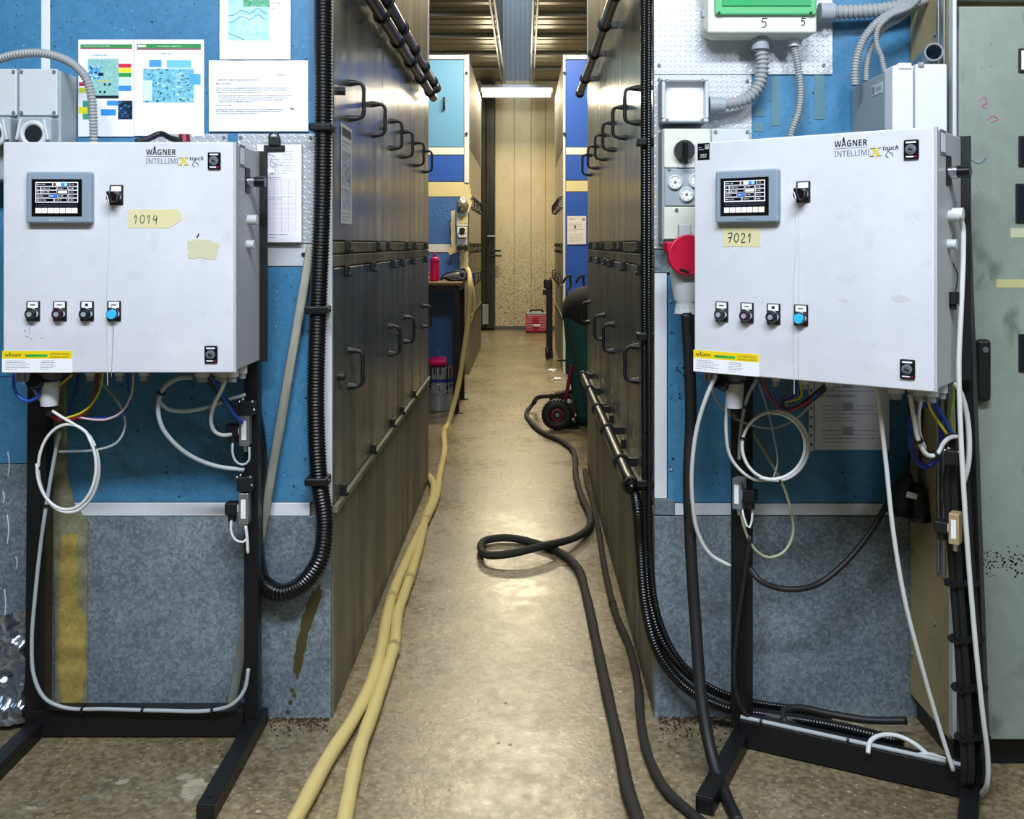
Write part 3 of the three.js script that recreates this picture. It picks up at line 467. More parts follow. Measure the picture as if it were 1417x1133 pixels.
{ // stands, part of their cabinets
  const bar = (c, name, p, q, w, h, mat = M.blackSteel) => { const m = c.matrixWorld.clone().invert(); return part(name, barGeo(p.clone().applyMatrix4(m), q.clone().applyMatrix4(m), w, h), mat, c); };
  const open = (foot, c, end, dir) => {};
  // left stand
  bar(cabL, 'post', V(-1.398, 0.04, -2.8), V(-1.385, 1.64, -2.8), 0.056, 0.045); bar(cabL, 'post', V(-0.782, 0.04, -2.8), V(-0.782, 1.64, -2.8), 0.04, 0.04);
  bar(cabL, 'crossbeam', V(-1.4, 0.041, -2.79), V(-0.8, 0.041, -2.79), 0.05, 0.074); bar(cabL, 'crossbeam', V(-1.385, 1.35, -2.8), V(-0.8, 1.35, -2.8), 0.03, 0.05);
  for (const x of [-1.392, -0.775]) { bar(cabL, 'foot', V(x, 0.022, -2.86), V(x, 0.022, -2.36), 0.044, 0.044); bar(cabL, 'foot_opening', V(x, 0.022, -2.3605), V(x, 0.022, -2.3585), 0.034, 0.034, M.black); const h = cyl(0.007, 0.003, 10); part('foot_hole', h, M.black, cabL, V(x, 0.0445, -2.40).applyMatrix4(cabL.matrixWorld.clone().invert())); }
  // right stand, turned a little less than its cabinet
  const a = V(0.608, 0, -2.735), b = V(1.13, 0, -2.475), u = b.clone().sub(a).normalize(), n = V(-u.z, 0, u.x); if (n.z < 0) n.negate();
  bar(cabR, 'post', V(0.612, 0.04, -2.757), V(0.612, 1.62, -2.757), 0.05, 0.04); bar(cabR, 'post', V(1.147, 0.04, -2.462), V(1.08, 1.64, -2.44), 0.045, 0.045);
  bar(cabR, 'crossbeam', a.clone().setY(0.041), b.clone().setY(0.041), 0.05, 0.074); bar(cabR, 'crossbeam', V(0.625, 1.35, -2.757), V(1.075, 1.35, -2.46), 0.03, 0.05);
  for (const p of [a, b]) { const back = p.clone().addScaledVector(n, -0.1).setY(0.022), front = p.clone().addScaledVector(n, p === a ? 0.38 : 0.3).setY(0.022); bar(cabR, 'foot', back, front, 0.044, 0.044); bar(cabR, 'foot_opening', front.clone().addScaledVector(n, -0.001), front.clone().addScaledVector(n, 0.0006), 0.034, 0.034, M.black); }
  // solenoid valves on the posts
  const m = (c) => c.matrixWorld.clone().invert();
  const valve = (c, px, py, D, w, h, mat, name, t = 0.03) => { const p = at(px, py, D).applyMatrix4(m(c)); return part(name, rbox(X(w, D) - X(0, D), X(h, D) - X(0, D), t, 0.003), mat, c, p); };
  const unit = (c, px, py, D, s = -1, body = M.steel) => {       // valve body, coil plug, block above with screws
    const v = valve(c, px, py, D, 14, 43, body, 'valve_body', 0.035), W1 = (n) => n / F * D;
    part('valve_label', rbox(W1(6.5), W1(26), 0.001, 0), M.paper, v, [0, 0, 0.018]); part('valve_fitting', cyl(0.006, 0.02, 10), M.chrome, v, [0, -W1(21.5) - 0.008, 0]);
    const k = part('coil_plug', rbox(W1(17), W1(17), 0.035, 0.004), M.black, v, [s * W1(17), 0, 0.004]); part('plug_gland', cyl(W1(5.5), W1(11), 10, W1(6.5)), M.black, k, [0, -W1(13), 0]); part('plug_clip', rbox(W1(4), W1(11), 0.02, 0.001), M.palePlastic, k, [-s * W1(9.5), 0, 0]);
    return v;
  };
  const block = (c, px, py, D) => { const v = valve(c, px, py, D, 20, 20, M.black, 'valve_block', 0.04), W1 = (n) => n / F * D; for (const [dx, dy] of [[-9, -10], [9, -10], [11, 1], [-4, -13]]) part('block_screw', new THREE.SphereGeometry(W1(2.2), 8, 6), M.chrome, v, [W1(dx), -W1(dy), 0.02]); return v; };
  block(cabL, 343, 564, 2.755); unit(cabL, 340, 594, 2.755); block(cabL, 340, 668, 2.755); unit(cabL, 339, 702, 2.755);
  unit(cabR, 1023, 682, 2.71, 1, M.darkBox); block(cabR, 1320, 632, 2.35); unit(cabR, 1322, 730, 2.345, -1, hex(0xb19c73, 0.5, 0.2));
}

// ---------------------------------------------------------------- left wall
{
  const D = W, g = thing('socket_box', 'grey twin socket box on the wall at the top left edge', 'socket box', at(38, 190, D).toArray());
  const p = (n, x0, x1, y0, y1, d0, d1, m, r = 0.004) => slab(n, X(x0, d0), X(x1, d0), Y(y1, d0), Y(y0, d0), d0, d1, m, g, r);
  p('housing', -60, 84, 97, 250, 2.78, D, M.greyPlastic, 0.008);
  for (const [a, b] of [[-30, 23], [26, 79]]) {
    const l = p('cover', a, b, 95, 160, 2.768, 2.78, M.palePlastic, 0.004); for (const sx of [-1, 1]) for (const sy of [-1, 1]) part('screw', disc(0.005, 0.004, 8), M.darkBox, l, [sx * 0.046, sy * 0.058, 0.007]);
    const c = (a + b) / 2, hood = part('socket_hood', rbox(0.098, 0.075, 0.05, 0.008), M.greyPlastic, g, at(c, 181, 2.76).sub(g.position)); part('socket_ring', new THREE.TorusGeometry(0.032, 0.008, 8, 24), M.palePlastic, hood, [0, -0.012, 0.024]); part('socket_hole', disc(0.03, 0.004, 20), M.black, hood, [0, -0.012, 0.024]); for (const s of [-1, 1]) part('hood_rib', rbox(0.008, 0.06, 0.02, 0.003), M.palePlastic, hood, [s * 0.038, 0, 0.026], [0, 0, s * 0.2]);
  }
  for (const y of [103, 125]) part('side_screw', disc(0.004, 0.01, 8), M.black, g, at(86, y, 2.8).sub(g.position));
}
lone('conduit', ribbedGeo([at(-30, 92, 2.81), at(20, 76, 2.79), at(60, 74, 2.78), at(95, 85, 2.77), at(117, 105, 2.76), at(126, 130, 2.76), at(129, 165, 2.76), at(130, 205, 2.77)], 0.0125, 0.0088, 0.003), M.conduit, 'grey ribbed conduit arching over the twin socket box', 'conduit', 'grey ribbed conduits');
function poster(name, label, x0, x1, y0, y1, tex, cat = 'poster', D = W - 0.002, buckle = 0.002, tilt = 0, s = 3) {
  const w = X(x1, D) - X(x0, D), h = Y(y0, D) - Y(y1, D), c = at((x0 + x1) / 2, (y0 + y1) / 2, D), m = shadowed(new THREE.Mesh(sheetGeo(w, h, buckle, s), sheet(tex, 0.35)));
  m.name = numbered(name); m.position.copy(c).add(V(0, 0, 0.0012)); m.rotation.z = tilt; scene.add(m); return data(m, label, cat);
}
poster('poster', 'instruction poster with coloured tags, partly behind the grey conduit', 109, 186, 55, 189, canvasTex(370, 640, (x, w, h) => {
  x.fillStyle = '#f1f3f6'; x.fillRect(0, 0, w, h); x.fillStyle = '#3c9150'; x.fillRect(14, 32, w - 26, 24); x.fillStyle = '#a8506f'; x.fillRect(14, 56, w - 26, 8); lines(x, 40, 330, 42, 1, 1, '#e6f2e6', 5); lines(x, 90, 270, 100, 1, 1, '#2c6fb0', 7, 0);
  photo(x, 62, 128, 206, 262, ['#8fc4bd', '#74aea6', '#a8d4cc', '#5f9a94', '#88bdb4']); x.fillStyle = '#10242a'; x.fillRect(62, 370, 206, 20); photo(x, 66, 170, 80, 90, ['#49a3d8', '#7cc4ea', '#eaf6fb', '#123']); x.fillStyle = '#0c2030'; x.fillRect(134, 220, 34, 20); for (const [a, b] of [[210, 296], [176, 296], [145, 346], [176, 346]]) { x.beginPath(); x.arc(a, b, 8, 0, 7); x.fill(); }
  [['#d92d43', 160, 26], ['#f2e133', 188, 30], ['#2f9c45', 220, 28], ['#cfe3f2', 250, 50], ['#3a8fe0', 304, 36]].forEach(([c, y, hh]) => { x.fillStyle = c; x.fillRect(268, y, 84, hh); }); x.fillStyle = '#d8d02c'; x.fillRect(130, 270, 80, 7); x.fillStyle = '#a52847'; x.fillRect(4, 282, 50, 26); x.fillStyle = '#b7cf3a'; x.fillRect(4, 318, 50, 34);
  x.fillStyle = '#4d9f84'; x.fillRect(30, 404, 70, 124); x.fillStyle = '#e8dd2c'; x.fillRect(2, 446, 60, 44); x.fillStyle = '#3b93e3'; x.fillRect(190, 404, 100, 32); x.fillRect(150, 460, 100, 42); photo(x, 264, 404, 96, 124, ['#122436', '#27496b', '#0b1420', '#4b8cc8', '#1a2f44']);
}));
poster('poster', 'instruction poster with green header and a photo of machines', 186.5, 283, 55, 188, canvasTex(480, 660, (x, w, h) => {
  x.fillStyle = '#f1f3f7'; x.fillRect(0, 0, w, h); x.fillStyle = '#3c9150'; x.fillRect(18, 30, 440, 32); x.fillStyle = '#a8506f'; x.fillRect(18, 62, 440, 9); x.fillStyle = '#fff'; x.fillRect(24, 36, 56, 16); lines(x, 160, 440, 44, 1, 1, '#dff0df', 6); lines(x, 170, 310, 94, 1, 1, '#4d86b8', 7, 0);
  x.fillStyle = '#4d9fe6'; x.fillRect(102, 140, 84, 50); x.fillStyle = '#77c6f2'; x.fillRect(222, 142, 168, 52); photo(x, 60, 200, 350, 232, ['#79c0d8', '#4fa6c8', '#a9dde8', '#2f7d92', '#4c8d86', '#d9f0f2', '#1d4a52', '#8fc9b4'], 420, 14); x.fillStyle = '#cfeaea'; x.fillRect(62, 280, 60, 140); x.fillStyle = '#55aef0'; x.fillRect(380, 236, 76, 74);
}), 'poster', W - 0.002, 0.002, 0, 8);
poster('poster', 'creased laminated poster with a pale turquoise photo at the top edge', 305, 403, -40, 83, canvasTex(512, 640, (x, w, h) => {
  x.fillStyle = '#eff3f7'; x.fillRect(0, 0, w, h); photo(x, 60, 60, 300, 445, ['#b8e8ec', '#a6dde4', '#c6f0f2', '#98d2dc'], 260, 40); photo(x, 170, 150, 190, 110, ['#5fae8c', '#7cc46a', '#2f6e74', '#9ed08c'], 90, 16); x.strokeStyle = '#2c6f96'; x.lineWidth = 5; for (const y of [305, 350]) { x.beginPath(); x.moveTo(64, y + 20); for (let i = 1; i < 12; i++) x.lineTo(64 + i * 25, y + 20 * Math.sin(i * 1.3) - (i > 4 ? 14 : 0)); x.stroke(); } x.beginPath(); x.moveTo(62, 450); x.lineTo(120, 474); x.lineTo(180, 500); x.stroke(); lines(x, 372, 440, 230, 2, 40, '#777', 8, 0.5);
}), 'poster', W - 0.002, 0.006, 0, 14);
poster('notice', 'white laminated text notice pinned above the checker plate', 290, 427, 84, 182, canvasTex(720, 512, (x, w, h) => {
  x.fillStyle = '#eef0f6'; x.fillRect(0, 0, w, h); lines(x, 500, 590, 102, 1, 1, '#44506a', 8, 0); lines(x, 66, 600, 138, 1, 1, '#555', 8, 0.2); lines(x, 50, 240, 166, 1, 1, '#666', 7, 0); lines(x, 50, 620, 198, 3, 15, '#4c4f58', 6, 0.4); lines(x, 70, 620, 254, 4, 14, '#4c4f58', 6, 0.5); lines(x, 50, 240, 322, 1, 1, '#555', 7, 0); lines(x, 50, 600, 354, 3, 14, '#4c4f58', 6, 0.5); x.fillStyle = '#222'; x.fillRect(592, 342, 12, 12); x.fillRect(606, 348, 14, 8);
}), 'notice', W - 0.002, 0.005, 0, 21);
// checker plates and the clipboard
function plate(label, x0, x1, y0, y1, D, screws = []) {
  const w = X(x1, D) - X(x0, D), h = Y(y0, D) - Y(y1, D), c = at((x0 + x1) / 2, (y0 + y1) / 2, D), g = thing('checker_plate', label, 'metal plate', [c.x, c.y, c.z]);
  part('plate', uvm(rbox(w, h, 0.003, 0.001), c.toArray()), M.checker, g); for (const [a, b] of screws) part('screw', disc(0.005, 0.006, 8), M.darkBox, g, at(a, b, D - 0.003).sub(g.position));
  return g;
}
plate('aluminium checker plate behind the clipboard', 329, 437, 185, 336, W - 0.004, [[333, 190], [430, 190]]);
plate('narrow aluminium checker plate strip showing above the left cabinet', 208, 315, 185, 212, W - 0.004, [[213, 190], [310, 190]]);
{
  const D = W - 0.012, g = thing('clipboard', 'clipboard with a filled-in form under a black bulldog clip', 'clipboard', at(390, 336, D).toArray());
  board('board', 362, 418, 197, 336, D, 0.003, M.greyPlastic, g, 0.002);
  const w = X(416, D) - X(355, D), h = Y(200, D) - Y(335, D), c = at(387, 267.5, D - 0.006).sub(g.position);
  part('form_sheet', sheetGeo(w, h, 0.003, 33), sheet(canvasTex(400, 860, (x, W2, H) => {
    x.fillStyle = '#edecf4'; x.fillRect(0, 0, W2, H); lines(x, 230, 330, 60, 9, 24, '#6a6d80', 5, 0.8); x.strokeStyle = '#6d7086'; x.lineWidth = 3; for (let k = 0; k < 14; k++) { x.beginPath(); x.moveTo(rr(60, 140), rr(60, 240)); x.quadraticCurveTo(rr(60, 220), rr(60, 240), rr(120, 230), rr(60, 260)); x.stroke(); }
    x.strokeStyle = '#b28fa8'; x.lineWidth = 2; for (let k = 0; k < 7; k++) { x.beginPath(); x.moveTo(20, 310 + k * 20); x.lineTo(350, 310 + k * 20); x.stroke(); } for (let k = 0; k < 19; k++) { x.beginPath(); x.moveTo(20, 490 + k * 15); x.lineTo(350, 490 + k * 15); x.stroke(); } for (let k = 0; k < 6; k++) { x.beginPath(); x.moveTo(20 + k * 66, 310); x.lineTo(20 + k * 66, 770); x.stroke(); } lines(x, 30, 340, 290, 1, 1, '#445', 6, 0); lines(x, 60, 350, 460, 2, 16, '#445', 5, 0.3); lines(x, 60, 280, 790, 2, 26, '#445', 6, 0.5); x.fillStyle = '#222'; x.font = 'bold 24px sans-serif'; lines(x, 110, 190, 250, 1, 1, '#223', 12, 0);
  }), 0.5), g, c);
  part('clip_jaw', rbox(0.062, 0.018, 0.014, 0.003), M.black, g, at(380, 205, D - 0.01).sub(g.position)); part('clip_body', rbox(0.034, 0.03, 0.02, 0.006), M.black, g, at(380, 196, D - 0.012).sub(g.position)); part('clip_loop', new THREE.TorusGeometry(0.014, 0.003, 6, 16), M.black, g, at(379, 190, D - 0.014).sub(g.position));
}
lone('cap', cyl(0.017, 0.02, 14, 0.014).translate(...at(255, 191, 2.62).toArray()), hex(0x7a1230, 0.4), 'dark red cap lying on top of the left cabinet', 'cap');
lone('strap', tubeGeo([at(188, 196, 2.6), at(205, 192, 2.62), at(222, 185, 2.64), at(236, 191, 2.62), at(250, 195, 2.6)], 0.008, 30, 8), M.black, 'short black strap lying on top of the left cabinet', 'strap');
// pole, hose, tape strips and foil
lone('pole', barGeo(at(431, 338, 2.862), at(318, 990, 2.855), 0.028, 0.018, 0.008), std({ map: T.streak, color: 0xf0ebe2, roughness: 0.6 }), 'weathered grey pole leaning on the wall behind the left stand', 'pole');
{
  const pts = [[447, -60], [447, 60], [447, 180], [445, 300], [440, 430], [437, 560], [441, 660], [449, 725], [442, 775], [418, 808], [388, 820], [364, 806], [354, 770], [352, 700], [357, 640], [355, 600], [350, 570]].map(([a, b], i) => at(a, b, i < 8 ? 2.838 : i < 11 ? 2.82 : 2.845));
  const g = thing('corrugated_hose', 'thick black corrugated hose running down beside the left cabinet', 'hose', at(430, 825, 2.84).toArray()); world('tube', ribbedGeo(pts, 0.0262, 0.0095, 0.0032, 16), M.blackGloss, g);
  for (const [x, y] of [[446, 177], [440, 428], [440, 664]]) { const c = part('hose_clamp', rbox(0.066, 0.024, 0.07, 0.006), M.blackSteel, g, at(x, y, 2.838).sub(g.position)); part('clamp_screw', disc(0.007, 0.02, 8), M.black, c, [0.034, 0, 0.02]); }
}
const strip = (label, pts, mat, D, t = 0.0008, jag = 0.002) => lone('masking_tape', patchGeo(pts.map(([a, b]) => [X(a, D), Y(b, D)]).reverse(), t, jag).translate(0, 0, -D), mat, label, 'tape');
strip('long grey-green strip of old masking tape beside the left post', [[74, 524], [92, 524], [93, 655], [104, 700], [122, 718], [121, 978], [76, 978]], M.tapeOld, W - 0.0035);
strip('yellowed patch of masking tape low beside the left post', [[84, 740], [108, 738], [108, 838], [120, 856], [118, 935], [112, 972], [88, 976], [78, 918], [82, 846]], M.tapeYellow, W - 0.005, 0.0008, 0.003);
{
  const g = new THREE.BoxGeometry(0.25, 0.32, 0.01, 36, 40, 1), p = g.attributes.position; for (let i = 0; i < p.count; i++) { const x = p.getX(i) * 4 + 1, y = p.getY(i) * 4 + 1; p.setZ(i, p.getZ(i) + 0.09 * fbm(x * 0.4, y * 0.4, 14, 14, 3, 303)); } g.computeVertexNormals();
  lone('foil_sheet', g.translate(-1.56, 0.18, -2.85), hex(0xaeb9c8, 0.2, 0.9), 'crumpled metal foil sheet at the bottom left corner', 'foil');
}
// brown stain on the left base panel, a part of that booth
world('stain', patchGeo([[441, 808], [447, 824], [436, 850], [426, 880], [420, 912], [412, 940], [405, 930], [410, 895], [418, 855], [428, 826]].map(([a, b]) => [X(a, W), Y(b, W)]).reverse(), 0.0003, 0.004).translate(0, 0, -W + 0.0002), hex(0x4a4426, 0.35), boothNL, 'brown run of spilled paint');
for (const [x, y, h] of [[11, 625, 34], [4, 680, 16], [10, 712, 40], [6, 815, 40], [17, 850, 26], [3, 870, 30], [22, 770, 18]]) world('scratch', tubeGeo([at(x, y, W), at(x + 2, y + h / 2, W), at(x, y + h, W)], 0.002, 10, 5), M.trimWhite, boothNL);
for (const [x, y] of [[404, 955], [402, 972], [407, 962], [398, 985]]) world('stain', disc(0.007, 0.0006, 9).translate(...at(x, y, W - 0.0003).toArray()), hex(0x4a4426, 0.35), boothNL);
world('door_notice', sheetGeo(0.19, 0.31, 0.001, 5).rotateY(Math.PI / 2).translate(LX + 0.0015, 1.62, -3.1), sheet(canvasTex(256, 420, (x, w, h) => { x.fillStyle = '#d6dade'; x.fillRect(0, 0, w, h); x.fillStyle = '#3b4148'; x.fillRect(20, 14, 216, 36); lines(x, 24, 230, 70, 2, 16, '#59606a', 6, 0.4); photo(x, 24, 110, 208, 150, ['#aeb6c4', '#6c7690', '#d8dce4', '#44506e'], 90, 16); photo(x, 24, 270, 208, 90, ['#b8c0cc', '#5a6c9c', '#dde'], 60, 14); lines(x, 24, 230, 374, 3, 14, '#59606a', 5, 0.5); })), boothNL);

// ---------------------------------------------------------------- right wall
plate('large aluminium checker plate behind the green junction box', 905, 1152, -130, 103, W - 0.004, [[912, 90], [1140, 90]]);
plate('aluminium checker plate behind the socket box with the rotary switch', 905, 1040, 104, 344, W - 0.004, [[912, 110], [1034, 112], [912, 338]]);
{
  const fr = 2.79, bk = W - 0.006, g = thing('window_box', 'grey box with a clear square window above the rotary switch', 'electrical box', at(948, 170, 2.83).toArray());
  const p = (n, x0, x1, y0, y1, d0, d1, m, r = 0.004, par = g) => slab(n, X(x0, fr), X(x1, fr), Y(y1, fr), Y(y0, fr), d0, d1, m, par, r);
  p('housing', 916, 981, 107, 169, fr + 0.03, bk, M.greyPlastic, 0.006); p('rim', 916, 981, 107, 112, fr, fr + 0.03, M.palePlastic); p('rim', 916, 981, 164, 169, fr, fr + 0.03, M.palePlastic); p('rim', 916, 921, 112, 164, fr, fr + 0.03, M.palePlastic); p('rim', 976, 981, 112, 164, fr, fr + 0.03, M.palePlastic);
  p('inner_plate', 921, 976, 112, 164, fr + 0.026, fr + 0.03, M.paper, 0.001);
  const wn = slab('window', X(921, fr), X(976, fr), Y(164, fr), Y(112, fr), fr + 0.003, fr + 0.007, new THREE.MeshPhysicalMaterial({ color: 0xffffff, roughness: 0.05, transmission: 1, thickness: 0 }), g, 0.001);
  for (const [x, y] of [[923, 111], [972, 111], [923, 166], [972, 166]]) part('screw', disc(0.005, 0.006, 8), M.steel, g, at(x, y, fr - 0.003).sub(g.position));
}
{
  const fr = 2.79, bk = W - 0.006, g = thing('socket_box', 'grey socket box with black rotary switch and three round sockets', 'socket box', at(948, 335, 2.83).toArray());
  const p = (n, x0, x1, y0, y1, d0, d1, m, r = 0.004, par = g) => slab(n, X(x0, fr), X(x1, fr), Y(y1, fr), Y(y0, fr), d0, d1, m, par, r);
  p('housing', 916, 1040, 177, 334, fr + 0.006, bk, M.greyPlastic, 0.008); p('front_plate', 919, 983, 178, 232, fr, fr + 0.008, M.cream, 0.003); p('front_plate', 985, 1038, 178, 232, fr, fr + 0.008, M.palePlastic, 0.003); p('socket_plate', 920, 985, 233, 285, fr, fr + 0.008, M.greyPlastic, 0.003); p('front_plate', 919, 1038, 286, 331, fr, fr + 0.008, M.cream, 0.003);
  const k = part('rotary_switch', disc(0.029, 0.022, 28), M.black, g, at(947, 208, fr - 0.01).sub(g.position)); part('switch_grip', rbox(0.014, 0.066, 0.02, 0.004), M.blackGloss, k, [0, -0.008, 0.016]);
  for (const [x, y] of [[934, 252], [963, 250], [950, 269]]) { const s = part('socket', disc(0.021, 0.008, 24), M.paper, g, at(x, y, fr - 0.003).sub(g.position)); part('socket_ring', new THREE.TorusGeometry(0.018, 0.0025, 6, 24), M.palePlastic, s, [0, 0, 0.004]); for (let i = 0; i < 6; i++) part('socket_notch', rbox(0.004, 0.004, 0.004, 0.0005), M.palePlastic, s, [0.0125 * Math.cos(i), 0.0125 * Math.sin(i), 0.004]); part('pin_hole', disc(0.004, 0.002, 10), M.darkBox, s, [0, 0, 0.005]); }
  for (const [x, y] of [[926, 233], [936, 290], [990, 182], [1034, 182], [916, 335]]) part('screw', disc(0.005, 0.006, 8), M.steel, g, at(x, y, fr - 0.002).sub(g.position));
  p('label_holder', 937, 955, 224, 232, fr - 0.004, fr, M.palePlastic, 0.001);
}
{
  const D = 2.72, g = thing('power_plug', 'red and grey industrial plug hanging left of the right cabinet', 'plug', at(950, 432, D).toArray()), c = (x, y, d = D) => at(x, y, d).sub(g.position);
  const lid = part('lid', disc(0.055, 0.02, 32, 0.052), M.red, g, c(951, 353, D - 0.02), [0, 0.15, 0]); part('lid_rim', new THREE.TorusGeometry(0.052, 0.005, 8, 32), M.red, lid, [0, 0, 0.006]); part('lid_hinge', rbox(0.03, 0.03, 0.04, 0.006), M.red, lid, [-0.045, 0.022, -0.01]); part('lid_slot', rbox(0.03, 0.008, 0.004, 0.002), M.rubber, lid, [-0.012, -0.043, 0.011], [0, 0, -0.35]);
  part('body', new THREE.LatheGeometry([[0, 0.08], [0.045, 0.08], [0.045, 0.02], [0.034, -0.05], [0.028, -0.056], [0.03, -0.066], [0.03, -0.09], [0, -0.09]].map(([a, b]) => new THREE.Vector2(a, b)), 28), M.palePlastic, g, c(949, 390, D + 0.035)); part('cable_nut', cyl(0.034, 0.022, 10, 0.03), M.palePlastic, g, c(949, 428, D + 0.035)); part('latch_tab', rbox(0.035, 0.05, 0.03, 0.005), M.palePlastic, g, c(947, 322, D + 0.03));
}
{
  const fr = 2.775, g = thing('junction_box', 'cream junction box with green cover and two handwritten 5s', 'electrical box', at(1055, 55, 2.83).toArray());
  const p = (n, x0, x1, y0, y1, d0, d1, m, r = 0.004) => slab(n, X(x0, fr), X(x1, fr), Y(y1, fr), Y(y0, fr), d0, d1, m, g, r);
  p('housing', 976, 1134, -120, 48, fr + 0.01, W - 0.006, M.cream, 0.03); p('lid', 979, 1131, -118, 46, fr, fr + 0.02, M.cream, 0.008); const cov = p('green_cover', 988, 1129, -110, 22, fr - 0.012, fr, M.green, 0.006); p('cover_window', 998, 1120, -105, 10, fr - 0.016, fr - 0.012, hex(0x3da868, 0.2), 0.004);
  for (const [x, y] of [[995, 18], [1122, 18]]) part('screw', disc(0.004, 0.006, 10), M.black, g, at(x, y, fr - 0.014).sub(g.position));
  for (const [x, s] of [[1053, 0.026], [1108, 0.02]]) part('number', writing('5', s, s * 0.9, 0.0015), hex(0x161616, 0.5), g, at(x, 38 - (s < 0.022 ? 3 : 0), fr - 0.0005).sub(g.position));
  for (const y of [20, -20]) part('side_lug', rbox(0.01, 0.02, 0.02, 0.003), M.greyPlastic, g, at(973, y, fr + 0.04).sub(g.position));
  part('gland', cyl(0.026, 0.045, 12), M.greyPlastic, g, at(1052, 58, 2.83).sub(g.position)); part('gland', cyl(0.017, 0.035, 12), M.palePlastic, g, at(1098, 56, 2.83).sub(g.position)); part('gland', cyl(0.028, 0.04, 12).rotateZ(Math.PI / 2), M.greyPlastic, g, at(1143, 17, 2.83).sub(g.position));
}
const conduit = (label, pts, r, D) => lone('conduit', ribbedGeo(pts.map(([a, b, d]) => at(a, b, d || D)), r, r * 0.66, r * 0.24), M.conduit, label, 'conduit', 'grey ribbed conduits');
conduit('thick grey conduit bending from the green junction box to the window box', [[1052, 62], [1055, 90], [1050, 118], [1034, 136], [1010, 143], [985, 144]], 0.0195, 2.83);
conduit('slim grey conduit dropping from the junction box behind the right cabinet', [[1098, 60], [1104, 90], [1108, 125], [1105, 155], [1096, 180], [1090, 205]], 0.0115, 2.83);
conduit('thick grey conduit leaving the junction box towards the tall grey cabinet', [[1148, 17], [1190, 16], [1230, 12], [1275, 0], [1330, -30]], 0.0215, 2.83);
conduit('grey conduit, outermost of the three rising from the pale grey box', [[1183, 118], [1184, 90], [1192, 60], [1210, 35], [1240, 14], [1285, -2], [1330, -40]], 0.0125, 2.75);
conduit('grey conduit, middle one of the three rising from the pale grey box', [[1198, 112], [1200, 85], [1208, 62], [1222, 40], [1250, 22], [1300, -30]], 0.0095, 2.78);
conduit('grey conduit, innermost of the three rising from the pale grey box', [[1224, 100], [1220, 80], [1213, 60], [1215, 40], [1232, 22], [1262, 8], [1300, -40]], 0.0085, 2.74);
{ const g = thing('conduit_gland', 'grey conduit gland on the right side of the window box', 'gland', at(987, 145, 2.83).toArray()); part('nut', cyl(0.024, 0.025, 8).rotateZ(Math.PI / 2), M.greyPlastic, g); part('collar', cyl(0.021, 0.03, 14).rotateZ(Math.PI / 2), M.greyPlastic, g, [0.018, 0, 0]); }
{
  const x0 = 0.964, x1 = 1.098, d0 = 2.55, g = thing('grey_box', 'pale grey box with white lid on the wall above the right cabinet', 'electrical box', [(x0 + x1) / 2, 1.5, -2.7]);
  slab('housing', x0, x1, 1.5, 1.862, d0 + 0.06, W - 0.004, M.greyPlastic, g, 0.004); slab('lid', x0 - 0.004, x0 + 0.052, 1.49, 1.868, d0, d0 + 0.06, M.trimWhite, g, 0.005); slab('lid', x0 + 0.056, x1 + 0.006, 1.49, 1.872, d0, d0 + 0.06, M.trimWhite, g, 0.005); slab('label_plate', x0 - 0.0015, x0, 1.5, 1.64, d0 + 0.07, d0 + 0.2, M.palePlastic, g, 0.0005); slab('maker_plate', x0 - 0.0015, x0, 1.81, 1.84, d0 + 0.08, d0 + 0.16, M.palePlastic, g, 0.0005); slab('maker_dot', x0 - 0.002, x0, 1.815, 1.835, d0 + 0.14, d0 + 0.155, M.darkBox, g, 0.0005); slab('maker_print', x0 - 0.002, x0, 1.82, 1.83, d0 + 0.088, d0 + 0.13, M.greyPlastic, g, 0.0004);
  slab('catch', x0 + 0.01, x0 + 0.045, 1.858, 1.874, d0 - 0.004, d0 + 0.02, M.paper, g, 0.003); slab('catch', x0 + 0.062, x0 + 0.078, 1.862, 1.876, d0 - 0.004, d0 + 0.02, M.steel, g, 0.003);
}
{ // galvanised tube lying on the pale grey box
  const sh = new THREE.Shape(); sh.absarc(0, 0, 0.024, 0, Math.PI * 2); const ho = new THREE.Path(); ho.absarc(0, 0, 0.0195, 0, Math.PI * 2, true); sh.holes.push(ho);
  const geo = new THREE.ExtrudeGeometry(sh, { depth: 0.3, bevelEnabled: false, curveSegments: 20 }).translate(0, 0, -0.3).rotateY(-0.22).translate(1.072, 1.905, -2.56);
  lone('metal_tube', geo, M.steel, 'short galvanised tube lying on the pale grey box', 'tube');
}
for (const [lab, x0, x1, y0, y1] of [['grey-green tape strip left of the slim conduit', 1067, 1079, 106, 174], ['grey-green tape strip right of the slim conduit', 1127, 1141, 104, 165], ['small grey tape scrap, upper one beside the checker plate', 1044, 1058, 151, 161], ['small grey tape scrap, lower one beside the checker plate', 1043, 1056, 169, 182]]) strip(lab, [[x0, y0], [x1, y0], [x1, y1], [x0, y1]], hex(0x56808c, 0.6), W - 0.0015, 0.0006, 0.001);
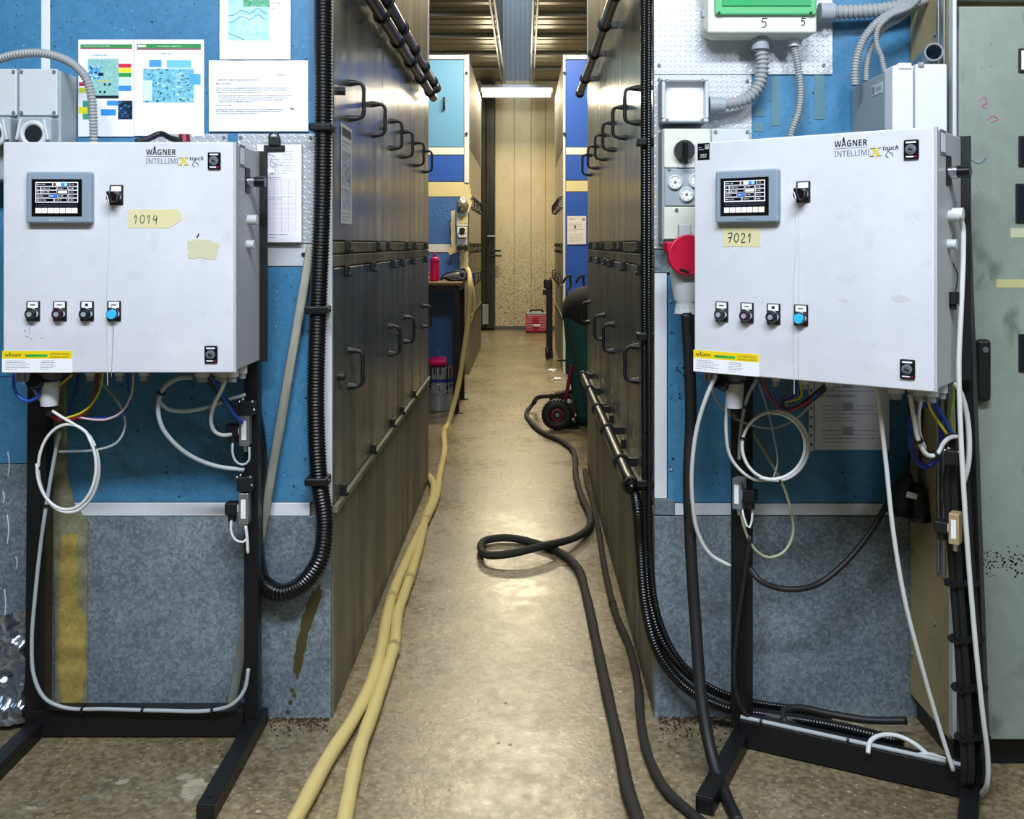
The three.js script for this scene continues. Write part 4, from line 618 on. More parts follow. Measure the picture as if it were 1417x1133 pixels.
// tall grey cabinet at the right edge
{
  const x0 = 1.135, x1 = 2.3, d0 = 2.58, g = thing('tall_cabinet', 'tall grey-green metal cabinet at the right edge of the picture', 'cabinet', [1.7, 0, -2.95]);
  slab('body', x0, x1, 0.075, 3.2, d0 + 0.03, W - 0.006, M.beige, g, 0.003); slab('plinth', x0 + 0.02, x1, 0, 0.075, d0 + 0.05, W - 0.006, M.blackSteel, g, 0.003);
  const door = slab('door', x0 + 0.012, x1, 0.09, 2.03, d0, d0 + 0.028, M.greige, g, 0.004); slab('upper_door', x0 + 0.012, x1, 2.045, 3.19, d0, d0 + 0.028, M.greige, g, 0.004);
  const q = (name, geo, mat, px, py, out, lab) => part(name, geo, mat, door, at(px, py, d0 - out).sub(g.position).sub(door.position), [0, 0, 0], lab);
  const hd = q('handle', rbox(0.036, 0.163, 0.028, 0.01), M.black, 1360, 512, 0.014); part('handle_key', disc(0.008, 0.004, 12), M.steel, hd, [0, 0.055, 0.015]);
  for (const [px, y0, y1] of [[1424, 67, 100], [1424, 188, 230], [1420, 254, 308], [1424, 462, 514]]) { const wv = q('gauge_window', rbox(0.055, (y1 - y0) / F * d0, 0.006, 0.002), M.black, px, (y0 + y1) / 2, 0.003); part('window_glass', rbox(0.044, (y1 - y0) / F * d0 - 0.012, 0.002, 0.001), y1 < 110 ? M.paper : hex(0x1d232b, 0.15), wv, [0, 0, 0.0035]); }
  q('tape', rbox(0.09, 0.025, 0.0008, 0), hex(0xb9bb9c, 0.7), 1422, 322, 0.0004); q('tape', rbox(0.12, 0.022, 0.0008, 0), hex(0xbdbb84, 0.7), 1410, 392, 0.0004);
  const mag = hex(0xc03a86, 0.6), sc = (pts, m) => q('scribble', strokes([pts], 0.0012), m, 1355, 140, 0);
  sc([[0, 0], [0.012, 0.012], [0.02, -0.005], [0.006, -0.012], [0.018, -0.02]], mag); sc([[0.02, -0.05], [0.035, -0.04], [0.05, -0.048], [0.03, -0.056]], mag); sc([[-0.03, -0.15], [0, -0.165], [0.02, -0.15]], hex(0x3a4f86, 0.6));
  const dots = []; for (let i = 0; i < 150; i++) dots.push(disc(rr(0.0012, 0.003), 0.0005, 6).translate(rr(-0.03, 0.13), (rr(-0.5, 0.5) + rr(-0.5, 0.5)) * 0.05, 0).toNonIndexed()); const sp = q('paint_splatter', mergeGeometries(dots), M.black, 1352, 778, 0.0002); sp.userData.kind = 'stuff';
  slab('edge_trim', x0 - 0.004, x0 + 0.008, 0.09, 3.19, d0 + 0.001, d0 + 0.03, M.alu, g, 0.004); slab('side_trim', x0 - 0.008, x0 - 0.001, 0.5, 3.19, d0 + 0.05, d0 + 0.07, M.steel, g, 0.003); slab('side_trim', x0 - 0.008, x0 - 0.001, 0.5, 3.19, d0 + 0.085, d0 + 0.1, M.steel, g, 0.003);
  for (const [y, d] of [[1.98, 2.7], [1.79, 2.84], [0.5, 2.86], [0.35, 2.7], [0.2, 2.86]]) part('rivet', new THREE.SphereGeometry(0.006, 8, 6), M.darkBox, g, V(x0 - 0.001, y, -d).sub(g.position));
}
poster('notice', 'white test sheet on the blue wall under the right cabinet', 1127, 1230, 500, 622, canvasTex(450, 540, (x, w, h) => { x.fillStyle = '#dfe2ee'; x.fillRect(0, 0, w, h); for (const y of [130, 270, 420]) { lines(x, 40, 420, y - 60, 1, 1, '#555', 5, 0.2); lines(x, 40, 420, y, 4, 24, '#666a78', 5, 0.6); x.fillStyle = '#9fa4b4'; x.fillRect(170, y - 20, 60, 50); } x.fillStyle = '#9aa'; }), 'notice', W - 0.002, 0.002, 0, 44);
{ const D = W - 0.003, g = thing('perforated_strip', 'white perforated strip beside the test sheet on the blue wall', 'strip', at(1123, 624, D).toArray()); board('strip', 1119, 1126, 500, 624, D, 0.002, M.trimWhite, g, 0.0005); for (let i = 0; i < 9; i++) part('hole', rbox(0.005, 0.008, 0.001, 0), M.black, g, at(1122.5, 515 + i * 12.5, D - 0.0022).sub(g.position)); }
{ // black paint dots on the right booth
  const dots = []; for (const [cx, cy, sx, sy, n] of [[913, 497, 4, 3, 5], [940, 512, 6, 4, 6], [948, 525, 4, 12, 12], [935, 550, 8, 6, 8], [916, 570, 6, 5, 6]]) for (let i = 0; i < n; i++) dots.push(disc(rr(0.0016, 0.0032), 0.0006, 6).translate(...at(cx + rr(-sx, sx), cy + rr(-sy, sy), W - 0.0006).toArray()).toNonIndexed());
  world('paint_splatter', mergeGeometries(dots), M.black, boothNR).userData.kind = 'stuff';
}
// ---------------------------------------------------------------- pipes along the booths
function pipeRun(label, x, s, y, d0, d1, ds, r, pair) {
  const g = thing('black_pipe', label, 'pipe', [x, y - 0.05, -(d0 + d1) / 2]);
  const c = (dx, dy) => tubeGeo([V(x + s * dx, y + dy, -d0), V(x + s * dx, y + dy, -(d0 + d1) / 2), V(x + s * dx, y + dy, -d1)], r, 24, 16);
  world('pipe', c(0.055, 0), M.blackGloss, g); if (pair) world('pipe', c(0.04, -0.055), M.blackGloss, g);
  world('end_cap', cyl(r * 1.25, 0.03, 16).rotateX(Math.PI / 2).translate(x + s * 0.055, y, -d1 + 0.012), M.black, g);
  for (const D of ds) { const k = world('bracket', new THREE.TorusGeometry(r * 1.12, 0.006, 8, 20).translate(x + s * 0.055, y, -D), M.black, g); world('bracket_foot', rbox(0.03, 0.03, 0.02, 0.003).translate(x + s * 0.016, y, -D), M.black, g); if (pair) world('bracket', new THREE.TorusGeometry(r * 1.12, 0.006, 8, 20).translate(x + s * 0.04, y - 0.055, -D), M.black, g); }
}
pipeRun('pair of black pipes clipped high along the left booth wall', LX, 1, 2.3, 2.9, 5.62, [3.6, 4.05, 4.5, 4.95, 5.4], 0.024, true);
pipeRun('black pipe clipped high along the right booth wall', RX, -1, 2.3, 2.9, 5.82, [3.5, 4.0, 4.6, 5.3], 0.022, false);
pipeRun('black pipe clipped low along the right booth wall', RX, -1, 0.662, 2.98, 5.5, [2.99, 3.31, 3.87, 4.37, 4.92, 5.46], 0.021, false);
function cornerPipe(label, pts, r, clips = []) {
  const g = thing('black_pipe', label, 'pipe', at(...pts[0]).setY(0).toArray()); world('tube', ribbedGeo(pts.map((p) => at(...p)), r, 0.008, 0.0012, 12), M.blackGloss, g);
  for (const y of clips) world('clip', rbox(0.052, 0.022, 0.05, 0.004).translate(...at(893, y, 2.925).toArray()), M.blackSteel, g);
}
cornerPipe('ribbed black pipe running down the corner of the right booth, clipped thrice', [[892, -60, 2.93], [892, 300, 2.93], [893, 600, 2.93], [894, 760, 2.92], [899, 830, 2.89], [918, 890, 2.855], [955, 935, 2.84], [1000, 962, 2.83], [1060, 976, 2.82], [1150, 990, 2.8]], 0.0125, [197, 465, 667]);
cornerPipe('thinner black pipe beside the ribbed one on the right booth corner', [[898, -60, 2.9], [898, 300, 2.9], [899, 600, 2.9], [901, 780, 2.885], [911, 850, 2.86], [935, 905, 2.84], [975, 945, 2.83], [1030, 968, 2.82], [1120, 982, 2.8]], 0.0085);
cornerPipe('black pipe bending down from the low clipped pipe to the floor', [[879, 684, 2.96], [882, 705, 2.93], [886, 760, 2.92], [893, 840, 2.88], [912, 905, 2.84], [948, 950, 2.82], [1000, 978, 2.79], [1080, 992, 2.77], [1160, 1006, 2.70], [1250, 1028, 2.6]], 0.0155);

// ---------------------------------------------------------------- cables and hoses around the cabinets
function cable(name, label, mat, r, D, pts, ties = []) {
  const P3 = pts.map(([a, b, d]) => at(a, b, d || D)), g = tubeGeo(P3, r, 0, 8);
  const kind = /hose/.test(name) ? 'hose' : /wire/.test(name) ? 'wire' : /tube/.test(name) ? 'tube' : /string/.test(name) ? 'string' : 'cable';
  if (!ties.length) return lone(name, g, mat, label, kind);
  const c = curveOf(P3), t = thing(name, label, kind, [P3[0].x, Math.min(...P3.map((p) => p.y)), P3[0].z]); world('tube', g, mat, t);
  for (const u of ties) { const p = c.getPointAt(u), d = c.getTangentAt(u), k = new THREE.CylinderGeometry(r * 2.1, r * 2.1, 0.006, 8), q = new THREE.Quaternion().setFromUnitVectors(V(0, 1, 0), d); k.applyQuaternion(q).translate(p.x, p.y, p.z); world('cable_tie', k, M.black, t); }
  return t;
}
const ring = (cx, cy, rx, ry, a0, a1, D, n = 14) => Array.from({ length: n + 1 }, (_, i) => { const a = a0 + (a1 - a0) * i / n; return [cx + rx * Math.cos(a), cy + ry * Math.sin(a), D - 0.01 * i / n]; });
// left cabinet
cable('air_hose', 'white air hose looped in two rings below the left cabinet', M.tubeWhite, 0.0043, 2.62, [[45, 528, 2.62], [52, 548, 2.62], [72, 568, 2.62], [104, 588, 2.62], ...ring(95, 648, 42, 61, -0.9, 5.3, 2.63, 18), ...ring(92, 645, 41, 60, -0.7, 3.2, 2.6, 12)], [0.2, 0.5]);
cable('air_hose', 'grey air hose running down the left post and along the beam', M.tubeGrey, 0.0055, 2.735, [[83, 596, 2.74], [76, 630, 2.74], [67, 680, 2.74], [58, 740, 2.74], [49, 820, 2.74], [44, 890, 2.74], [47, 935, 2.735], [62, 966, 2.735], [90, 979, 2.745], [150, 981, 2.745], [220, 983, 2.745], [290, 983, 2.745], [322, 974, 2.74], [338, 955, 2.745], [344, 925, 2.75]], [0.15, 0.62, 0.74, 0.88]);
cable('thin_tube', 'thin clear tube curving behind the white rings on the left', M.tubeClear, 0.0035, 2.7, [[118, 512], [150, 540], [168, 565], [173, 590], [162, 612], [135, 622], [82, 625]]);
cable('air_hose', 'small blue air hose loop under the left cabinet filter', M.wireBlue, 0.0045, 2.6, [[20, 516], [19, 535], [27, 550], [40, 555], [52, 549], [59, 533], [60, 516]]);
cable('wire', 'dark red wires bunched beneath the left cabinet', M.wireRed, 0.0055, 2.66, [[103, 516], [84, 532], [71, 548], [67, 565], [74, 578], [92, 581], [112, 576], [128, 558], [133, 535], [134, 514]], [0.5]);
cable('wire', 'yellow and green wire curving under the left cabinet', M.wireYellow, 0.003, 2.64, [[142, 514], [141, 530], [133, 550], [120, 566], [106, 574], [92, 578]]);
cable('wire', 'short yellow wire end under the left cabinet', M.wireYellow, 0.003, 2.63, [[100, 518], [88, 528], [70, 545]]);
cable('wire', 'thin brown wire crossing beside the red bunch', M.wireBrown, 0.0035, 2.68, [[95, 516], [78, 538], [72, 560], [82, 580], [100, 584]]);
cable('wire', 'pinkish white wire swinging right under the left cabinet', hex(0xd9b6bb, 0.4), 0.003, 2.65, [[185, 514], [182, 545], [168, 570], [148, 580], [125, 580], [108, 577]]);
cable('wire', 'blue wire hanging mid under the left cabinet', M.wireBlue, 0.003, 2.67, [[176, 514], [177, 535], [181, 560], [170, 574], [140, 578], [112, 577]]);
cable('wire', 'navy wires dropping behind the yellow wire on the left', M.wireDarkBlue, 0.005, 2.7, [[108, 514], [106, 535], [98, 560], [94, 580]]);
cable('string', 'black string hanging from the left cabinet bottom edge', M.black, 0.0018, 2.55, [[152, 512], [154, 530], [157, 562]]);
cable('air_hose', 'long grey air hose arcing from gland to the left valves', M.tubeGrey, 0.0062, 2.66, [[266, 522, 2.62], [245, 524, 2.62], [226, 538, 2.63], [219, 560, 2.64], [223, 588, 2.65], [240, 612, 2.67], [266, 632, 2.7], [300, 645, 2.73], [338, 650, 2.745]], [0.22]);
cable('air_hose', 'pale air hose branching from the arc to the upper left valve', M.tubeClear, 0.0055, 2.68, [[221, 556, 2.65], [232, 566, 2.66], [255, 569, 2.67], [285, 564, 2.69], [315, 553, 2.72], [340, 546, 2.74]]);
cable('cable', 'white cable curving to the upper valve plug on the left', M.tubeWhite, 0.0055, 2.66, [[314, 521, 2.62], [306, 540, 2.64], [296, 560, 2.66], [292, 582, 2.68], [297, 597, 2.7], [308, 602, 2.72], [320, 601, 2.735]]);
cable('cable', 'black and blue cable pair going to the left valves', M.wireBlue, 0.005, 2.68, [[292, 520, 2.64], [308, 548, 2.67], [322, 570, 2.7], [335, 585, 2.73]]);
cable('cable', 'thick black cable beside the blue one under the left cabinet', M.black, 0.0085, 2.7, [[285, 518, 2.66], [300, 540, 2.69], [318, 560, 2.72], [336, 574, 2.75]]);
cable('thin_tube', 'short white tube under the upper valve plug on the left', M.tubeClear, 0.0035, 2.73, [[322, 613, 2.735], [322, 628, 2.73], [327, 639, 2.73], [336, 643, 2.735], [344, 638, 2.74], [345, 618, 2.745]]);
cable('thin_tube', 'short white cable under the lower valve plug on the left', M.tubeWhite, 0.0035, 2.73, [[320, 720, 2.735], [320, 736, 2.73], [326, 747, 2.73], [336, 750, 2.735], [341, 746, 2.745]]);
cable('thin_tube', 'straight white tube stub below the lower left valve', M.tubeWhite, 0.0045, 2.745, [[340, 727], [342, 745], [343, 765]]);
// right cabinet
cable('air_hose', 'white air hose bowing out left of the right stand', M.tubeWhite, 0.0058, 2.6, [[991, 519, 2.55], [978, 548, 2.57], [965, 590, 2.6], [958, 640, 2.63], [958, 690, 2.66], [965, 735, 2.69], [982, 766, 2.71], [1010, 783, 2.73]]);
cable('air_hose', 'white air hose coiled in rings beside the right stand post', M.tubeWhite, 0.0045, 2.62, [[1006, 555, 2.6], [1005, 600, 2.62], [1010, 630, 2.64], [1026, 652, 2.65], [1046, 664, 2.65], ...ring(1073, 617, 46, 48, 1.8, -4.4, 2.64, 18), ...ring(1068, 617, 46, 46, 1.9, -1.6, 2.6, 12)], [0.27, 0.6]);
cable('thin_tube', 'thin clear tube sagging behind the white rings on the right', M.tubeClear, 0.0035, 2.7, [[984, 525, 2.62], [990, 550, 2.64], [1010, 574, 2.68], [1040, 588, 2.72], [1070, 592, 2.73], [1100, 580, 2.72], [1125, 556, 2.68], [1142, 536, 2.6]]);
cable('thin_tube', 'yellowish thin tube hanging in a low loop right of post', M.tubeYellowish, 0.0042, 2.74, [[1040, 596, 2.76], [1062, 632, 2.76], [1082, 668, 2.76], [1094, 705, 2.76], [1097, 740, 2.75], [1084, 764, 2.74], [1062, 771, 2.73], [1042, 757, 2.72], [1030, 730, 2.71], [1025, 708, 2.71]]);
cable('thin_tube', 'thin grey tube running down behind the right rings', M.tubeGrey, 0.0026, 2.7, [[1050, 530, 2.66], [1060, 560, 2.68], [1070, 600, 2.7], [1076, 640, 2.71], [1070, 662, 2.7]]);
cable('thin_tube', 'short white tube below the plug on the right post', M.tubeWhite, 0.0032, 2.69, [[1041, 700, 2.69], [1040, 722, 2.69], [1036, 731, 2.69], [1030, 718, 2.69], [1027, 704, 2.7]]);
cable('air_hose', 'grey hose dropping from wires behind the right post', M.tubeGrey, 0.005, 2.68, [[1048, 524, 2.6], [1036, 545, 2.64], [1028, 575, 2.67], [1024, 605, 2.68], [1023, 635, 2.7]], [0.4]);
for (const [lab, mat, x0, r] of [['dark red wire, first of the bunch under the right cabinet', M.wireRed, 1057, 0.004], ['bright blue wire in the bunch under the right cabinet', M.wireBlue, 1066, 0.004], ['violet-brown wire in the bunch under the right cabinet', M.wireBrown, 1088, 0.0035], ['navy wire in the bunch under the right cabinet', M.wireDarkBlue, 1098, 0.0035], ['yellow and green wire in the bunch under the right cabinet', M.wireYellow, 1106, 0.003]]) {
  const k = (x0 - 1057) * 0.28; cable('wire', lab, mat, r, 2.55, [[x0, 518 + k * 0.3, 2.52], [x0 + 2, 536 + k, 2.53], [1072 + k * 0.9, 558 - k * 0.1, 2.54], [1084 + k * 0.6, 568 - k * 0.4, 2.54], [1102 + k * 0.4, 564 - k * 0.3, 2.53], [1124, 551, 2.5], [1144, 532, 2.46]]);
}
cable('cable', 'thick black cable end leaving the coloured bunch to the right', M.black, 0.009, 2.48, [[1112, 560, 2.54], [1130, 546, 2.5], [1150, 528, 2.44]]);
cable('cable', 'thick black cable sagging from the right post to black plugs', M.rubber, 0.0082, 2.7, [[1038, 786, 2.7], [1050, 802, 2.68], [1075, 813, 2.68], [1105, 815, 2.68], [1135, 806, 2.7], [1170, 778, 2.72], [1205, 735, 2.75], [1232, 688, 2.78], [1248, 655, 2.8]]);
cable('air_hose', 'straight white hose running diagonally down to the right beam', M.tubeWhite, 0.0058, 2.4, [[1213, 536, 2.38], [1218, 570, 2.38], [1226, 640, 2.39], [1236, 735, 2.4], [1252, 830, 2.41], [1275, 920, 2.43], [1298, 1000, 2.45], [1319, 1066, 2.45]]);
cable('air_hose', 'pale curled hose lying over the right beam', M.tubeWhite, 0.0062, 2.52, [[1201, 1042, 2.54], [1204, 1026, 2.56], [1220, 1017, 2.58], [1242, 1018, 2.58], [1264, 1028, 2.56], [1284, 1044, 2.53]]);
cable('air_hose', 'short pale hose lying near the right end of the beam', M.tubeWhite, 0.0055, 2.5, [[1262, 1046, 2.53], [1284, 1043, 2.53], [1304, 1049, 2.505], [1320, 1054, 2.49]]);
cable('cable', 'thick white cable hanging from the side gland to the floor', M.tubeWhite, 0.0062, 2.32, [[1316, 295, 2.34], [1326, 297, 2.33], [1332, 312, 2.32], [1333, 350, 2.32], [1330, 430, 2.31], [1327, 500, 2.31], [1328, 560, 2.31], [1332, 650, 2.31], [1339, 760, 2.32], [1348, 870, 2.33], [1359, 980, 2.34], [1367, 1050, 2.36], [1366, 1085, 2.38], [1358, 1100, 2.42]]);
cable('cable', 'second white cable looping behind the thick one on the right', M.tubeWhite, 0.0068, 2.36, [[1322, 530, 2.35], [1332, 550, 2.36], [1340, 590, 2.37], [1340, 640, 2.37], [1333, 668, 2.38]]);
cable('air_hose', 'white hose looping under the right cabinet glands', M.tubeWhite, 0.0056, 2.34, [[1259, 545, 2.32], [1265, 580, 2.33], [1272, 612, 2.34], [1284, 630, 2.35], [1297, 628, 2.36], [1306, 612, 2.37], [1316, 605, 2.38], [1328, 604, 2.39]], [0.42, 0.66]);
cable('thin_tube', 'second white tube beside the loop under the right glands', M.tubeWhite, 0.0042, 2.35, [[1276, 548, 2.33], [1272, 570, 2.34], [1273, 600, 2.35], [1280, 620, 2.36]]);
cable('wire', 'yellow and green wire dropping at the right post', M.wireYellow, 0.0034, 2.38, [[1284, 545, 2.36], [1286, 562, 2.37], [1296, 580, 2.38], [1310, 600, 2.39]]);
cable('wire', 'bright blue wires dropping at the right post', M.wireBlue, 0.0055, 2.4, [[1293, 545, 2.37], [1297, 562, 2.38], [1308, 582, 2.4], [1318, 602, 2.41]]);
cable('wire', 'green wire hanging behind the right flank of the cabinet', hex(0x8fae2c, 0.4), 0.003, 2.42, [[1318, 530, 2.4], [1320, 550, 2.41], [1316, 575, 2.42], [1320, 598, 2.42]]);
cable('air_hose', 'dark blue air hose coiled in the shade under the right cabinet', M.wireDarkBlue, 0.0068, 2.6, [...ring(1281, 603, 22, 43, -1.4, 11.2, 2.5, 34)]);
cable('cable', 'dark cable running down the right stand left post to the beam', M.rubber, 0.0062, 2.7, [[1038, 742, 2.71], [1030, 800, 2.71], [1020, 870, 2.71], [1016, 930, 2.71], [1022, 970, 2.71], [1036, 992, 2.71], [1050, 1000, 2.71]]);
cable('air_hose', 'grey hose strapped along the top of the right beam', M.tubeGrey, 0.006, 2.6, [0, 0.2, 0.4, 0.6, 0.8, 0.97].map((t) => { const x = 0.6 + 0.53 * t, D = 2.717 - 0.264 * t; return [CX + x * F / D, CY + (EYE - 0.0845) * F / D, D]; }), [0.1, 0.5, 0.92]);
cable('power_cable', 'thick black cable dropping from the red plug to the floor', M.rubber, 0.0165, 2.72, [[950, 432, 2.735], [954, 500, 2.74], [956, 580, 2.745], [953, 660, 2.74], [956, 760, 2.72], [963, 870, 2.68], [971, 970, 2.62], [985, 1045, 2.55], [1002, 1095, 2.47], [1022, 1140, 2.34]]);
for (const [lab, dx, r, dd] of [['thick black hose taped along the right post, left one', -14, 0.012, -0.035], ['black hose taped along the right post, middle one', -6, 0.009, -0.05], ['black hose taped along the right post, right one', 12, 0.009, -0.04]]) cable('black_hose', lab, M.rubber, r, 2.4, [[1330 + dx * 0.6, 600, 2.44 + dd], [1326 + dx, 660, 2.44 + dd], [1331 + dx, 760, 2.45 + dd], [1340 + dx, 880, 2.46 + dd], [1346 + dx, 980, 2.47 + dd], [1350 + dx, 1060, 2.47 + dd], [1348 + dx, 1085, 2.48 + dd]], [0.42, 0.58, 0.72, 0.86]);
cable('black_hose', 'black hose loop lying behind the right beam', M.rubber, 0.0105, 2.75, [[1085, 1000, 2.74], [1084, 985, 2.78], [1100, 979, 2.8], [1150, 988, 2.79], [1200, 996, 2.76], [1255, 997, 2.74]]);
cable('black_hose', 'thick dark hose lying behind the beam towards the tall cabinet', M.rubber, 0.014, 2.7, [[1030, 985, 2.79], [1090, 996, 2.76], [1150, 1006, 2.72], [1210, 1024, 2.66], [1262, 1046, 2.6], [1300, 1066, 2.55]]);
// plugs
function plug(label, px, py, D, s, turn) {
  const g = thing('black_plug', label, 'plug', at(px, py, D).toArray()); g.rotation.z = turn; g.scale.setScalar(s);
  part('body', new THREE.LatheGeometry([[0, 0.05], [0.012, 0.05], [0.02, 0.03], [0.026, 0], [0.03, -0.03], [0.03, -0.05], [0, -0.05]].map(([a, b]) => new THREE.Vector2(a, b)), 16), M.black, g, [0, 0, 0]); part('ring', cyl(0.033, 0.012, 16), M.blackGloss, g, [0, -0.042, 0]); part('grip', rbox(0.02, 0.05, 0.05, 0.006), M.black, g, [0, 0.02, 0]); return g;
}
const pl = plug('large black plug with a pale label hanging under the right cabinet', 1248, 682, 2.78, 1.2, -0.25); part('label_plate', rbox(0.026, 0.014, 0.002, 0.0005), M.paper, pl, [0.01, 0.005, 0.032]);
plug('smaller black plug hanging right of the labelled plug', 1273, 694, 2.76, 1.05, 0.12);
cable('cable', 'black flex holding up the labelled plug', M.black, 0.006, 2.79, [[1258, 560, 2.8], [1260, 600, 2.8], [1256, 640, 2.79], [1252, 650, 2.785]]);
cable('cable', 'black flex holding up the smaller plug', M.black, 0.0045, 2.77, [[1276, 560, 2.78], [1274, 610, 2.77], [1272, 665, 2.765]]);
{ const g = thing('dust_cap', 'black cap dangling on a string at the right cabinet side', 'cap', at(1319, 412, 2.315).toArray()); world('string', tubeGeo([at(1318, 362, 2.34), at(1314, 380, 2.34), at(1318, 405, 2.34)], 0.0014, 20, 5), M.black, g); world('string', tubeGeo([at(1318, 362, 2.34), at(1325, 380, 2.34), at(1322, 405, 2.34)], 0.0014, 20, 5), M.black, g); part('cap_body', cyl(0.014, 0.028, 14), M.black, g); part('cap_tip', cyl(0.008, 0.016, 12), M.black, g, [0, -0.02, 0]); }

// ---------------------------------------------------------------- hoses on the floor
const H = (list, r) => list.map(([a, b, h]) => onFloor(a, b, r + (h || 0)));
function floorHose(name, label, mat, r, pts, joints, rings = 12) {
  const c = curveOf(pts), g = thing(name, label, 'hose', pts[pts.length - 1].clone().setY(0).toArray()); const n = Math.round(c.getLength() / 0.02);
  world('tube', sweep(c, n, rings, (t) => r * (1 + 0.06 * Math.sin(t * 140) * Math.sin(t * 47))), mat, g);
  for (const u of joints) { const p = c.getPointAt(u), d = c.getTangentAt(u); world('tape_joint', new THREE.CylinderGeometry(r * 1.14, r * 1.14, 0.03, 12).applyQuaternion(new THREE.Quaternion().setFromUnitVectors(V(0, 1, 0), d)).translate(p.x, p.y, p.z), mat, g); }
}
const ry = 0.0205;
floorHose('yellow_hose', 'yellow hose running from the workbench along the left booth to the front', M.hoseYellow, ry, [at(647, 372, 8.5), at(650, 381, 8.2), at(650, 395, 8.02), at(648, 440, 7.98), at(642, 485, 7.95), at(634, 535, 7.88), ...H([[622, 580], [615, 597], [615, 625], [609, 655], [603, 690], [588, 722], [563, 775], [546, 815], [536, 850], [528, 895], [512, 950], [486, 1000], [455, 1048], [405, 1140], [370, 1200]], ry)], [0.3, 0.62, 0.77]);
floorHose('yellow_hose', 'second yellow hose starting at the left booth corner, lying alongside', M.hoseYellow, ry, [...H([[585, 652], [594, 660], [600, 672], [598, 692], [590, 712], [583, 745], [572, 785], [560, 820], [550, 852], [546, 890], [534, 930], [516, 985], [495, 1045], [475, 1140], [455, 1220]], ry)], [0.5, 0.68]);
const rk = 0.0175;
floorHose('black_hose', 'black hose lying in a loop in the middle of the aisle', M.hoseBlack, rk, [at(796, 540, 7.5), at(770, 547, 7.6), at(748, 549, 7.75), ...H([[738, 558, 0.05], [729, 570], [735, 584], [752, 599], [778, 611], [793, 624], [797, 660], [806, 690], [816, 713], [814, 731, 0.005], [790, 746, 0.018], [748, 756, 0.036], [706, 766, 0.028], [676, 768, 0.018], [665, 758, 0.01], [674, 747, 0.004], [700, 744, 0.004], [735, 750], [772, 763], [798, 784], [812, 826], [824, 882], [840, 957], [857, 1033], [869, 1094], [884, 1140], [900, 1220]], rk)], [0.03, 0.1]);
floorHose('black_hose', 'black hose lying along the foot of the right booth', M.hoseBlack, 0.0135, H([[809, 650], [812, 668], [819, 690], [828, 732], [837, 788], [852, 849], [873, 901], [883, 950], [887, 1000], [899, 1051], [922, 1094], [948, 1118], [985, 1150]], 0.0135), [0.6]);
// ---------------------------------------------------------------- dirt on the floor
{
  const fl = scene.getObjectByName('floor'), spot = (px, py, s, mat, k) => { const c = onFloor(px, py, 0), pts = []; for (let i = 0; i < 11; i++) { const a = i / 11 * Math.PI * 2, r = s * rr(0.45, 1); pts.push([r * Math.cos(a), r * Math.sin(a) * k]); } part('paint_spot', patchGeo(pts, 0.0008, s * 0.12).rotateX(-Math.PI / 2), mat, fl, V(c.x, 0.06, c.z - fl.position.z)); };
  const pale = std({ map: T.tape, color: 0xe6e2dc, roughness: 0.8 }), grey = std({ map: T.tape, color: 0xa8a6a0, roughness: 0.8 });
  for (const [x, y, s, m, k] of [[275, 1092, 0.05, pale, 1.2], [258, 1075, 0.03, pale, 0.8], [170, 1082, 0.022, pale, 0.7], [120, 1105, 0.03, grey, 0.6], [60, 1112, 0.02, grey, 0.8], [45, 1118, 0.03, pale, 0.5], [690, 1028, 0.007, pale, 1], [706, 1030, 0.007, pale, 1], [700, 972, 0.006, pale, 1.4], [595, 1015, 0.005, pale, 1], [560, 982, 0.008, pale, 0.5], [272, 1120, 0.012, hex(0xa8642c, 0.8), 0.5]]) spot(x, y, s, m, k);
  const grit = (label, x0, x1, y0, y1, n) => { const im = new THREE.InstancedMesh(new THREE.IcosahedronGeometry(0.005, 0), hex(0x5a4d3a, 0.9), n), m = new THREE.Matrix4(), q = new THREE.Quaternion(); for (let i = 0; i < n; i++) { const p = onFloor(rr(x0, x1), y0 + (y1 - y0) * rnd() * rnd() * rnd(), 0.001), s = rr(0.2, 1) ** 2 + 0.12; q.setFromEuler(new THREE.Euler(rr(0, 6), rr(0, 6), rr(0, 6))); m.compose(p, q, V(s, s * 0.6, s)); im.setMatrixAt(i, m); im.setColorAt(i, new THREE.Color().setHSL(0.09, 0.25, rr(0.15, 0.6))); } im.name = numbered('grit'); scene.add(shadowed(im)); data(im, label, 'grit', null, 'stuff'); };
  grit('dark grit swept along the foot of the left booth front', 372, 455, 994, 1030, 300); grit('dark grit swept along the foot of the right booth front', 912, 1015, 992, 1062, 420);
}
